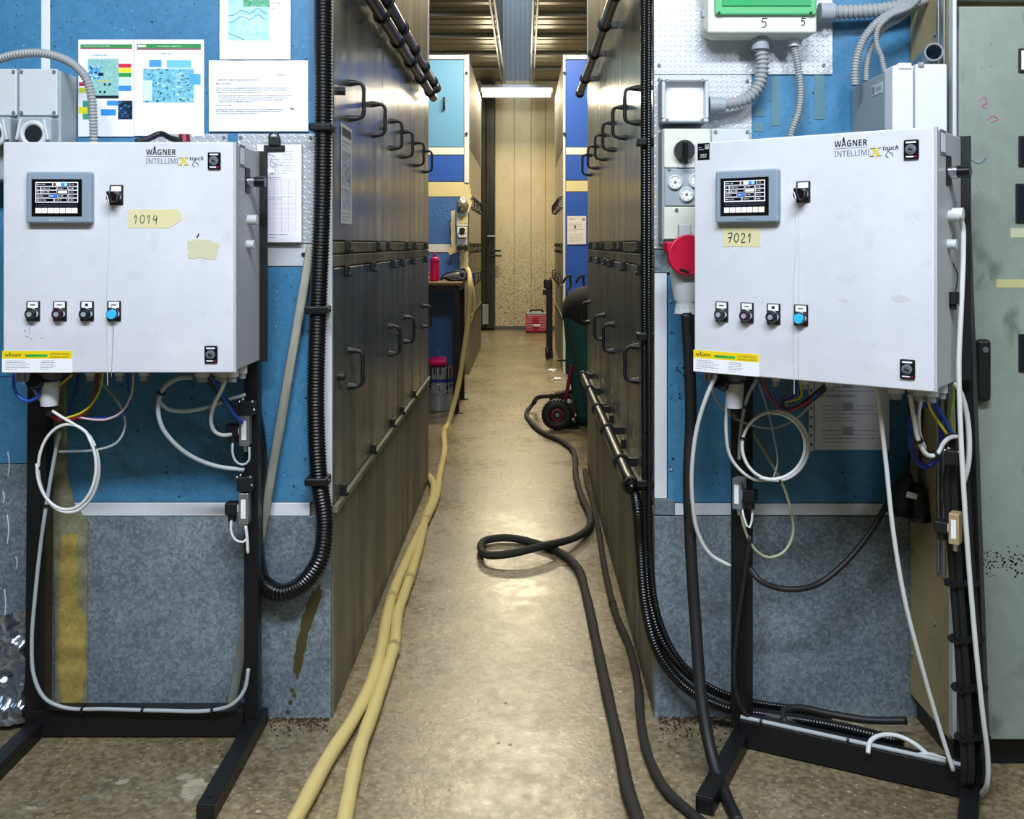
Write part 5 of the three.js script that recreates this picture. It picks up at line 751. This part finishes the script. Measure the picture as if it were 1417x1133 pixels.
// ---------------------------------------------------------------- workbench and what stands on it
{
  const x1 = -0.53, x0 = -1.75, d0 = 8.05, d1 = 8.86, h = 1.085, g = thing('workbench', 'dark steel workbench with a paint-smeared top beside the far left booth', 'workbench', [(x0 + x1) / 2, 0, -8.45]);
  slab('top', x0, x1, h - 0.025, h, d0, d1, std({ map: T.gold, color: 0xb09a80, roughness: 0.6 }), g, 0.004); slab('apron', x0 + 0.02, x1 - 0.02, h - 0.075, h - 0.026, d0 + 0.02, d0 + 0.06, M.blackSteel, g, 0.003); slab('apron', x1 - 0.06, x1 - 0.02, h - 0.075, h - 0.026, d0 + 0.06, d1 - 0.02, M.blackSteel, g, 0.003);
  for (const x of [x0 + 0.05, x1 - 0.045]) for (const D of [d0 + 0.045, d1 - 0.045]) { const l = slab('leg', x - 0.025, x + 0.025, 0, h - 0.026, D - 0.025, D + 0.025, M.blackSteel, g, 0.004); part('foot_plate', rbox(0.09, 0.008, 0.08, 0.002), M.blackSteel, l, [0.015, -(h - 0.026) / 2 + 0.004, 0]); }
  slab('stretcher', x0 + 0.08, x1 - 0.07, 0.2, 0.235, d1 - 0.06, d1 - 0.03, M.blackSteel, g, 0.003); slab('stretcher', x1 - 0.06, x1 - 0.03, 0.2, 0.235, d0 + 0.07, d1 - 0.07, M.blackSteel, g, 0.003);
  slab('back_sheet', x0 + 0.08, x1 - 0.1, 0.28, h - 0.08, d1 - 0.02, d1 - 0.012, M.film, g, 0.001);
}
const lathe = (pts, n = 24) => new THREE.LatheGeometry(pts.map(([a, b]) => new THREE.Vector2(a, b)), n);
{
  const p = at(601.5, 387, 8.35), g = thing('squeeze_bottle', 'pink plastic squeeze bottle standing on the workbench', 'bottle', [p.x, 1.085, p.z]);
  part('body', lathe([[0, 0], [0.038, 0], [0.041, 0.008], [0.041, 0.13], [0.036, 0.145], [0.04, 0.16], [0.04, 0.165], [0.0, 0.165]]), hex(0xfa1670, 0.35), g); part('shoulder', lathe([[0, 0.164], [0.041, 0.164], [0.041, 0.18], [0.03, 0.2], [0.022, 0.207], [0, 0.207]]), M.pink, g); part('nozzle', lathe([[0, 0.206], [0.014, 0.206], [0.014, 0.225], [0.01, 0.23], [0.009, 0.245], [0, 0.248]]), M.pink, g);
}
{
  const p = at(632, 386, 8.4), g = thing('respirator_mask', 'dark grey rubber mask with straps lying on the workbench end', 'mask', [p.x, 1.085, p.z]);
  const m = new THREE.SphereGeometry(0.085, 24, 14), q = m.attributes.position; for (let i = 0; i < q.count; i++) { const x = q.getX(i), y = q.getY(i), z = q.getZ(i); q.setXYZ(i, x * 1.35, Math.max(-0.028, y * (0.55 + 0.25 * Math.sin(x * 20))), z * 0.9); } m.computeVertexNormals();
  part('face_piece', m, hex(0x555856, 0.35), g, [-0.02, 0.03, 0]); const fl = part('filter', cyl(0.034, 0.03, 18).rotateX(Math.PI / 2), M.greyPlastic, g, [0.05, 0.052, 0.06]); part('filter_cap', disc(0.02, 0.01, 16), M.black, fl, [0, 0, 0.017]); part('blue_cap', cyl(0.03, 0.05, 14), M.wireBlue, g, [0.125, 0.045, 0.03]);
  part('strap', tubeGeo([V(-0.14, 0.01, 0.05), V(-0.1, 0.06, 0.05), V(-0.03, 0.08, 0.07), V(0.05, 0.085, 0.05), V(0.1, 0.05, 0.05)], 0.006, 30, 6), M.black, g); part('strap', tubeGeo([V(-0.13, 0.01, 0.08), V(-0.08, 0.03, 0.09), V(-0.02, 0.012, 0.1), V(0.05, 0.015, 0.09)], 0.006, 30, 6), M.black, g);
}
{
  const p = at(593, 384, 8.5), g = lone('rag', (() => { const s = new THREE.SphereGeometry(0.05, 16, 10), q = s.attributes.position; for (let i = 0; i < q.count; i++) { const k = 0.8 + 0.5 * hash(i % 17, (i / 17) | 0, 4); q.setXYZ(i, q.getX(i) * k, Math.max(-0.02, q.getY(i) * k), q.getZ(i) * k); } s.computeVertexNormals(); return s.translate(p.x, 1.106, p.z); })(), hex(0xcfc3a4, 0.9), 'crumpled pale rag on the workbench behind the pink bottle', 'rag');
}
{
  const p = onFloor(606, 568, 0), g = thing('bucket', 'grey metal bucket with paint runs and a blue band on the floor', 'bucket', [p.x, 0, p.z - 0.05]), r = 0.125, h = 0.37;
  const tex = canvasTex(512, 384, (x, w, hh) => { x.fillStyle = '#98a3ad'; x.fillRect(0, 0, w, hh); for (let i = 0; i < 300; i++) { x.fillStyle = ['#7c8790', '#b6c0c8', '#6b757e'][i % 3]; x.globalAlpha = 0.35; x.fillRect(rnd() * w, rnd() * hh, rr(3, 20), rr(6, 40)); } x.globalAlpha = 1; for (let i = 0; i < 46; i++) { x.fillStyle = '#15181c'; const a = rnd() * w, l = rr(40, 260); x.fillRect(a, 0, rr(2, 9), l); x.beginPath(); x.arc(a + 3, l, 5, 0, 7); x.fill(); } });
  const byHeight = (q) => { const a = q.attributes; for (let i = 0; i < a.uv.count; i++) a.uv.setY(i, clamp(a.position.getY(i) / h)); return q; };
  part('shell', byHeight(lathe([[0, 0], [r * 0.97, 0], [r, 0.01], [r, h - 0.012], [r + 0.006, h - 0.006], [r + 0.004, h], [r - 0.004, h], [r - 0.005, 0.012], [0, 0.012]], 36)), std({ map: tex, roughness: 0.35, metalness: 0.4 }), g); part('blue_band', new THREE.CylinderGeometry(r + 0.002, r + 0.002, 0.03, 36, 1, true), hex(0x1d2c8c, 0.4), g, [0, h - 0.11, 0]); part('ridge', new THREE.TorusGeometry(r, 0.004, 6, 36).rotateX(Math.PI / 2), M.steel, g, [0, h - 0.14, 0]); part('contents', cyl(r - 0.006, 0.01, 24), hex(0x4c5258, 0.5), g, [0, h - 0.05, 0]);
  part('bail', tubeGeo([V(r, h - 0.03, 0), V(r + 0.03, h - 0.13, 0.04), V(r * 0.6, h - 0.2, r), V(0, h - 0.22, r + 0.02), V(-r * 0.8, h - 0.18, r * 0.7), V(-r, h - 0.03, 0)], 0.003, 40, 6), M.steel, g);
  const b = thing('pink_bottle', 'bright pink bottle lying across the top of the bucket', 'bottle', [p.x - 0.02, h, p.z - 0.02]); const lb = lathe([[0, 0], [0.036, 0], [0.04, 0.01], [0.04, 0.12], [0.028, 0.14], [0.02, 0.16], [0, 0.165]]).rotateZ(Math.PI / 2); part('body', lb, M.pink, b, [0.09, 0.042, 0.02]); part('cap', cyl(0.022, 0.03, 14).rotateZ(Math.PI / 2), M.paper, b, [-0.075, 0.042, 0.02]);
  lone('stirring_stick', barGeo(V(p.x + 0.075, h - 0.04, p.z - 0.08), V(p.x - 0.02, h + 0.13, p.z - 0.14), 0.012, 0.004, 0.001), M.steel, 'thin metal stirring stick standing in the bucket', 'stick');
}
{ // switch box on the corner of the far left booth
  const D = 10.44, g = thing('switch_box', 'small white switch box with black knob on the far left booth', 'switch box', at(639.5, 346, D).toArray()), p = (n, x0, x1, y0, y1, t, m) => board(n, x0, x1, y0, y1, D - t, 0.05, m, g, 0.006);
  p('upper_box', 632, 648, 294, 313, 0, M.cream); p('box', 632.5, 647, 314, 339, 0.02, M.trimWhite); p('base', 632, 647, 340, 346, 0.03, M.black); part('knob', disc(0.03, 0.04, 18), M.black, g, at(639.5, 318.5, D - 0.1).sub(g.position)); p('button_bar', 633.5, 646, 323, 330, 0.04, M.black); for (let i = 0; i < 3; i++) part('button', rbox(0.026, 0.035, 0.02, 0.004), M.paper, g, at(636 + i * 3.9, 326.5, D - 0.1).sub(g.position)); p('tape_patch', 636, 648, 299, 310, 0.003, M.tape);
  lone('masking_tape', patchGeo([[642, 252], [650, 256], [653, 272], [650, 292], [643, 290], [638, 276]].map(([a, b]) => [X(a, 10.42), Y(b, 10.42)]).reverse(), 0.01, 0.02).translate(0, 0, -10.42), M.tape, 'wad of yellow masking tape above the white switch box', 'tape');
  lone('masking_tape', patchGeo([[624, 292], [630, 290], [631, 350], [622, 352], [620, 347], [625, 342]].map(([a, b]) => [X(a, 10.45), Y(b, 10.45)]).reverse(), 0.002, 0.01).translate(0, 0, -10.45), M.tape, 'upright strip of masking tape left of the white switch box', 'tape');
  lone('masking_tape', patchGeo([[635, 348], [648, 348], [647, 372], [636, 372]].map(([a, b]) => [X(a, 10.45), Y(b, 10.45)]).reverse(), 0.002, 0.008).translate(0, 0, -10.45), M.tape, 'yellow masking tape patch just below the white switch box', 'tape');
  const hk = thing('foil_bag', 'crumpled silver bag hanging above the white switch box', 'bag', at(640, 292, 10.36).toArray()); const bg = new THREE.SphereGeometry(0.08, 14, 10), q = bg.attributes.position; for (let i = 0; i < q.count; i++) { const k = 0.7 + 0.5 * hash(i % 15, (i / 15) | 0, 9); q.setXYZ(i, q.getX(i) * k * 0.7, q.getY(i) * k, q.getZ(i) * 0.5 * k); } bg.computeVertexNormals(); part('bag', bg, hex(0xb0b2ae, 0.3, 0.6), hk, [0, 0.06, 0]); part('hanger', tubeGeo([V(0.03, 0.1, 0), V(-0.02, 0.04, 0.04), V(-0.05, -0.02, 0.04)], 0.006, 12, 6), M.black, hk);
}
cable('thin_tube', 'thin yellow tube dangling beside the yellow hose at the bench', M.hoseYellow, 0.0075, 8.3, [[652, 384, 8.2], [655, 400, 8.1], [657, 420, 8.05], [654, 438, 8.02], [649, 450, 8.0]]);

// ---------------------------------------------------------------- hand truck
{
  const zc = -7.35, c = V(X(771, 7.35), 0.118, zc), g = thing('hand_truck', 'hand truck with black tyres and magenta frame behind the right booth', 'hand truck', [c.x + 0.1, 0, zc - 0.15]);
  const wheel = (x, z) => {
    const t = part('wheel', new THREE.TorusGeometry(0.078, 0.039, 14, 32), M.rubber, g, V(x, 0.118, z).sub(g.position)); part('rim', lathe([[0.012, -0.022], [0.05, -0.022], [0.056, -0.012], [0.056, 0.012], [0.05, 0.022], [0.012, 0.022]], 28).rotateX(Math.PI / 2), hex(0x8c1440, 0.4), t); part('rim_face', disc(0.036, 0.05, 24), M.black, t); part('hub', disc(0.014, 0.062, 16), M.steel, t);
    for (let i = 0; i < 28; i++) { const a = i / 28 * Math.PI * 2; part('tread', rbox(0.014, 0.006, 0.05, 0.002), M.rubber, t, [0.116 * Math.cos(a), 0.116 * Math.sin(a), 0], [0, 0, a + Math.PI / 2]); }
  };
  wheel(c.x, zc); wheel(c.x + 0.06, zc - 0.42);
  const mg = hex(0x7d1438, 0.4), b = (n, p, q, r, m = mg) => world(n, tubeGeo([p, p.clone().lerp(q, 0.5), q], r, 6, 10), m, g);
  b('axle', V(c.x, 0.118, zc), V(c.x + 0.06, 0.118, zc - 0.42), 0.012, M.steel); b('upright', at(782, 557, 7.4), at(791, 505, 7.35), 0.014); b('upright', at(800, 550, 7.75), at(812, 470, 7.8), 0.014); b('side_bar', at(771, 498, 7.75), at(806, 500, 7.78), 0.008, M.black); b('brace', at(782, 557, 7.4), at(800, 585, 7.55), 0.01); b('brace', at(790, 545, 7.5), at(806, 575, 7.75), 0.008, M.steel);
  world('toe_plate', rbox(0.14, 0.008, 0.3, 0.002).translate(c.x + 0.1, 0.012, zc - 0.2), M.blackSteel, g); world('motor', cyl(0.05, 0.2, 18).rotateX(Math.PI / 2).translate(c.x + 0.1, 0.14, zc - 0.2), M.rubber, g);
}
for (const [lab, x, y, s] of [['white paper scrap on the aisle floor, farther one', 765, 513, 4], ['white crumpled paper scrap near the hand truck, nearer one', 771, 525, 10]]) { const p = onFloor(x, y, 0.0), s2 = new THREE.SphereGeometry(0.045, 12, 8), q = s2.attributes.position; for (let i = 0; i < q.count; i++) { const k = 0.6 + 0.7 * hash(i % 13, (i / 13) | 0, s); q.setXYZ(i, q.getX(i) * k * 1.3, Math.max(0, q.getY(i) * k * 0.5), q.getZ(i) * k); } s2.computeVertexNormals(); lone('paper_scrap', s2.translate(p.x, 0, p.z), M.paper, lab, 'paper'); }

// ---------------------------------------------------------------- red case, dark trolley, hooks
{
  const p = onFloor(742.5, 461, 0), g = thing('tool_case', 'red slatted metal case with carry handle at the far end wall', 'case', [p.x, 0, p.z]), rd = hex(0xa91234, 0.4);
  part('body', rbox(0.34, 0.27, 0.3, 0.015), rd, g, [0, 0.145, -0.16]); for (const s of [-1, 1]) for (let i = 0; i < 8; i++) part('slat', rbox(s < 0 ? 0.1 : 0.13, 0.012, 0.01, 0.002), hex(0xd98a96, 0.4), g, [s < 0 ? -0.115 : 0.1, 0.06 + i * 0.026, -0.008]); part('front_panel', rbox(0.1, 0.08, 0.008, 0.003), rd, g, [-0.01, 0.2, -0.008]); part('name_plate', rbox(0.11, 0.035, 0.01, 0.002), M.paper, g, [0.0, 0.125, -0.006]); part('top', rbox(0.32, 0.05, 0.26, 0.015), M.greyPlastic, g, [0, 0.3, -0.16]); part('handle', tubeGeo([V(-0.1, 0.31, -0.05), V(-0.09, 0.355, -0.05), V(0, 0.365, -0.05), V(0.09, 0.355, -0.05), V(0.1, 0.31, -0.05)], 0.014, 24, 8), M.black, g); part('skid', rbox(0.32, 0.02, 0.28, 0.004), M.black, g, [0, 0.01, -0.16]);
}
{
  const D = 11.9, p = onFloor(760, 496, 0), g = thing('trolley', 'dark upright trolley with a wheel against the far right booth', 'trolley', [p.x, 0, p.z]);
  slab('column', X(756, D), X(764.5, D), 0.1, 0.94, D - 0.03, D + 0.05, M.blackSteel, g, 0.01); slab('head', X(752.5, D), X(764, D), 0.86, 0.98, D - 0.05, D + 0.06, M.black, g, 0.02); slab('grip', X(751, D), X(757, D), 0.78, 0.85, D - 0.03, D, M.black, g, 0.01); world('wheel', new THREE.TorusGeometry(0.055, 0.028, 10, 24).rotateY(Math.PI / 2).translate(X(757.5, D), 0.085, -D + 0.02), M.rubber, g); world('wheel_hub', cyl(0.03, 0.03, 14).rotateZ(Math.PI / 2).translate(X(757.5, D), 0.085, -D + 0.02), M.greyPlastic, g); slab('foot', X(757, D), X(765, D), 0.012, 0.1, D - 0.04, D + 0.06, M.blackSteel, g, 0.004); slab('knob', X(760, D), X(763, D), 0.98, 1.0, D - 0.02, D + 0.01, M.red, g, 0.004);
}
for (const [lab, x] of [['black bent hook on the far right booth, left one', 783], ['black bent hook on the far right booth, right one', 801]]) lone('hook', tubeGeo([at(x - 4, 392, 9.6), at(x, 384, 9.6), at(x + 8, 380, 9.58), at(x + 6, 384, 9.6), at(x + 7, 394, 9.7), at(x + 2, 402, 10.2), at(x + 1, 404, 10.49)], 0.011, 30, 8), M.black, lab, 'hook');
{ const m = poster('notice', 'white notice sheet on the far right booth', 785, 811, 299, 338, canvasTex(256, 380, (x, w, h) => { x.fillStyle = '#eeedf2'; x.fillRect(0, 0, w, h); lines(x, 20, 180, 24, 2, 18, '#444', 8, 0.5); x.fillStyle = '#8890a0'; x.beginPath(); x.arc(222, 44, 20, 0, 7); x.fill(); lines(x, 20, 230, 90, 6, 22, '#555', 6, 0.8); x.fillStyle = '#333'; x.fillRect(96, 120, 20, 50); lines(x, 20, 230, 240, 6, 20, '#555', 6, 0.4); }), 'notice', 10.495, 0.003, 0, 50); }

// ---------------------------------------------------------------- person bending down behind the right booth
{
  const g = thing('person', 'person in green trousers and black jacket bending down behind the right booth', 'person', [0.56, 0, -7.4]);
  const cap = (p, a, b, ra, rb) => { const abx = b[0] - a[0], aby = b[1] - a[1], abz = b[2] - a[2], t = clamp(((p[0] - a[0]) * abx + (p[1] - a[1]) * aby + (p[2] - a[2]) * abz) / (abx * abx + aby * aby + abz * abz)); return Math.hypot(p[0] - a[0] - abx * t, p[1] - a[1] - aby * t, p[2] - a[2] - abz * t) - (ra + (rb - ra) * t); };
  function meshOf(bones, k, cx, cy, cz, half, res) {
    const mc = new MarchingCubes(res, M.black, false, false, 300000), f = mc.field; mc.isolation = 0; let n = 0;
    for (let z = 0; z < res; z++) for (let y = 0; y < res; y++) for (let x = 0; x < res; x++) {
      const p = [cx + (x - res / 2) / (res / 2) * half, cy + (y - res / 2) / (res / 2) * half, cz + (z - res / 2) / (res / 2) * half]; let s = 0, m = 9;
      for (const [a, b, ra, rb] of bones) { const d = cap(p, a, b, ra, rb); m = Math.min(m, d); if (d < 0.3) s += Math.exp(-d / k); }
      f[n++] = -(s > 0 ? -k * Math.log(s) : m);
    }
    mc.update(); const c = mc.count, ps = mc.positionArray.slice(0, c * 3), ns = mc.normalArray.slice(0, c * 3), geo = new THREE.BufferGeometry();
    for (let i = 0; i < c; i++) { ps[i * 3] = ps[i * 3] * half + cx; ps[i * 3 + 1] = ps[i * 3 + 1] * half + cy; ps[i * 3 + 2] = ps[i * 3 + 2] * half + cz; }
    geo.setAttribute('position', new THREE.BufferAttribute(ps, 3)); geo.setAttribute('normal', new THREE.BufferAttribute(ns, 3)); return geo;
  }
  const body = [[[-0.1, 0.9, 0], [0.34, 0.98, 0], 0.13, 0.14], [[0.3, 0.98, -0.14], [0.3, 0.98, 0.14], 0.08, 0.08], [[0.38, 0.99, 0], [0.47, 0.99, 0], 0.06, 0.055]], legs = [], jacket = [[[-0.1, 0.905, 0], [0.34, 0.99, 0], 0.165, 0.165], [[-0.1, 0.88, -0.08], [-0.1, 0.88, 0.08], 0.165, 0.165], [[0.3, 0.98, -0.14], [0.3, 0.98, 0.14], 0.11, 0.11], [[0.05, 0.84, 0], [0.25, 0.88, 0], 0.13, 0.13]];
  for (const s of [-1, 1]) {
    const st = s * 0.04; body.push([[-0.1, 0.86, s * 0.09], [-0.1 + st, 0.47, s * 0.11], 0.1, 0.06], [[-0.1 + st, 0.47, s * 0.11], [-0.05 + st, 0.09, s * 0.12], 0.055, 0.038]); legs.push([[-0.12, 0.84, s * 0.08], [-0.105 + st, 0.47, s * 0.11], 0.15, 0.092], [[-0.105 + st, 0.47, s * 0.11], [-0.05 + st, 0.1, s * 0.12], 0.09, 0.08]);
    body.push([[0.34, 0.96, s * 0.19], [0.46, 0.7, s * 0.2], 0.05, 0.04], [[0.46, 0.7, s * 0.2], [0.6, 0.48, s * 0.14], 0.04, 0.027]); jacket.push([[0.33, 0.96, s * 0.19], [0.46, 0.7, s * 0.2], 0.072, 0.06], [[0.46, 0.7, s * 0.2], [0.58, 0.51, s * 0.15], 0.058, 0.045]);
  }
  const parts = [meshOf(body, 0.02, 0.15, 0.6, 0, 0.85, 112)];
  const head = meshOf([[[0.56, 0.98, 0], [0.6, 0.93, 0], 0.085, 0.075], [[0.5, 1.0, 0], [0.58, 0.99, 0], 0.075, 0.08], [[0.635, 0.9, 0], [0.64, 0.9, 0], 0.045, 0.045], [[0.66, 0.95, 0], [0.685, 0.935, 0], 0.012, 0.014], [[0.55, 0.97, 0.085], [0.56, 0.95, 0.085], 0.016, 0.014], [[0.55, 0.97, -0.085], [0.56, 0.95, -0.085], 0.016, 0.014]], 0.008, 0.57, 0.95, 0, 0.16, 72); parts.push(head);
  for (const s of [-1, 1]) { const b = [[[0.6, 0.48, s * 0.14], [0.64, 0.42, s * 0.13], 0.03, 0.032]]; [[-0.03, 0.075], [-0.01, 0.085], [0.01, 0.08], [0.03, 0.065]].forEach(([dz, l]) => { const k = [0.65, 0.4, s * 0.13 + dz], m = [0.665, 0.4 - l * 0.5, s * 0.13 + dz], e = [0.65, 0.4 - l, s * 0.13 + dz * 0.9]; b.push([k, m, 0.0095, 0.009], [m, e, 0.009, 0.0075]); }); b.push([[0.625, 0.44, s * 0.1], [0.665, 0.42, s * 0.085], 0.011, 0.0095], [[0.665, 0.42, s * 0.085], [0.685, 0.385, s * 0.09], 0.0095, 0.008]); parts.push(meshOf(b, 0.004, 0.64, 0.4, s * 0.13, 0.13, 72)); }
  part('body', mergeGeometries(parts), hex(0xc28f72, 0.55), g);
  part('trousers', uvm(meshOf(legs, 0.025, -0.1, 0.5, 0, 0.55, 84)), hex(0x0e4a45, 0.8, 0, { bumpMap: T.fabric, bumpScale: 0.001 }), g, [0, 0, 0], [0, 0, 0], 'dark green work trousers'); part('jacket', meshOf(jacket, 0.03, 0.2, 0.8, 0, 0.6, 84), hex(0x0a0a0b, 0.85), g, [0, 0, 0], [0, 0, 0], 'black jacket');
  part('hair', meshOf([[[0.5, 1.02, 0], [0.57, 1.01, 0], 0.08, 0.084], [[0.5, 0.99, 0.03], [0.54, 0.97, 0.04], 0.05, 0.05], [[0.5, 0.99, -0.03], [0.54, 0.97, -0.04], 0.05, 0.05]], 0.01, 0.54, 1.0, 0, 0.18, 56), hex(0x2a1d14, 0.8), g);
  for (const s of [-1, 1]) part('shoe', meshOf([[[-0.09 + s * 0.04, 0.05, s * 0.12], [0.1 + s * 0.04, 0.035, s * 0.13], 0.045, 0.035], [[-0.06 + s * 0.04, 0.09, s * 0.12], [-0.05 + s * 0.04, 0.06, s * 0.12], 0.05, 0.05]], 0.01, 0.02, 0.06, s * 0.12, 0.2, 56), M.black, g);
  for (const s of [-1, 1]) { part('eye', new THREE.SphereGeometry(0.011, 10, 8), M.paper, g, [0.648, 0.958, s * 0.031]); }
  part('mouth', rbox(0.01, 0.006, 0.04, 0.002), hex(0x8a4a42, 0.6), g, [0.676, 0.895, 0]);
}
renderer.render(scene, camera);
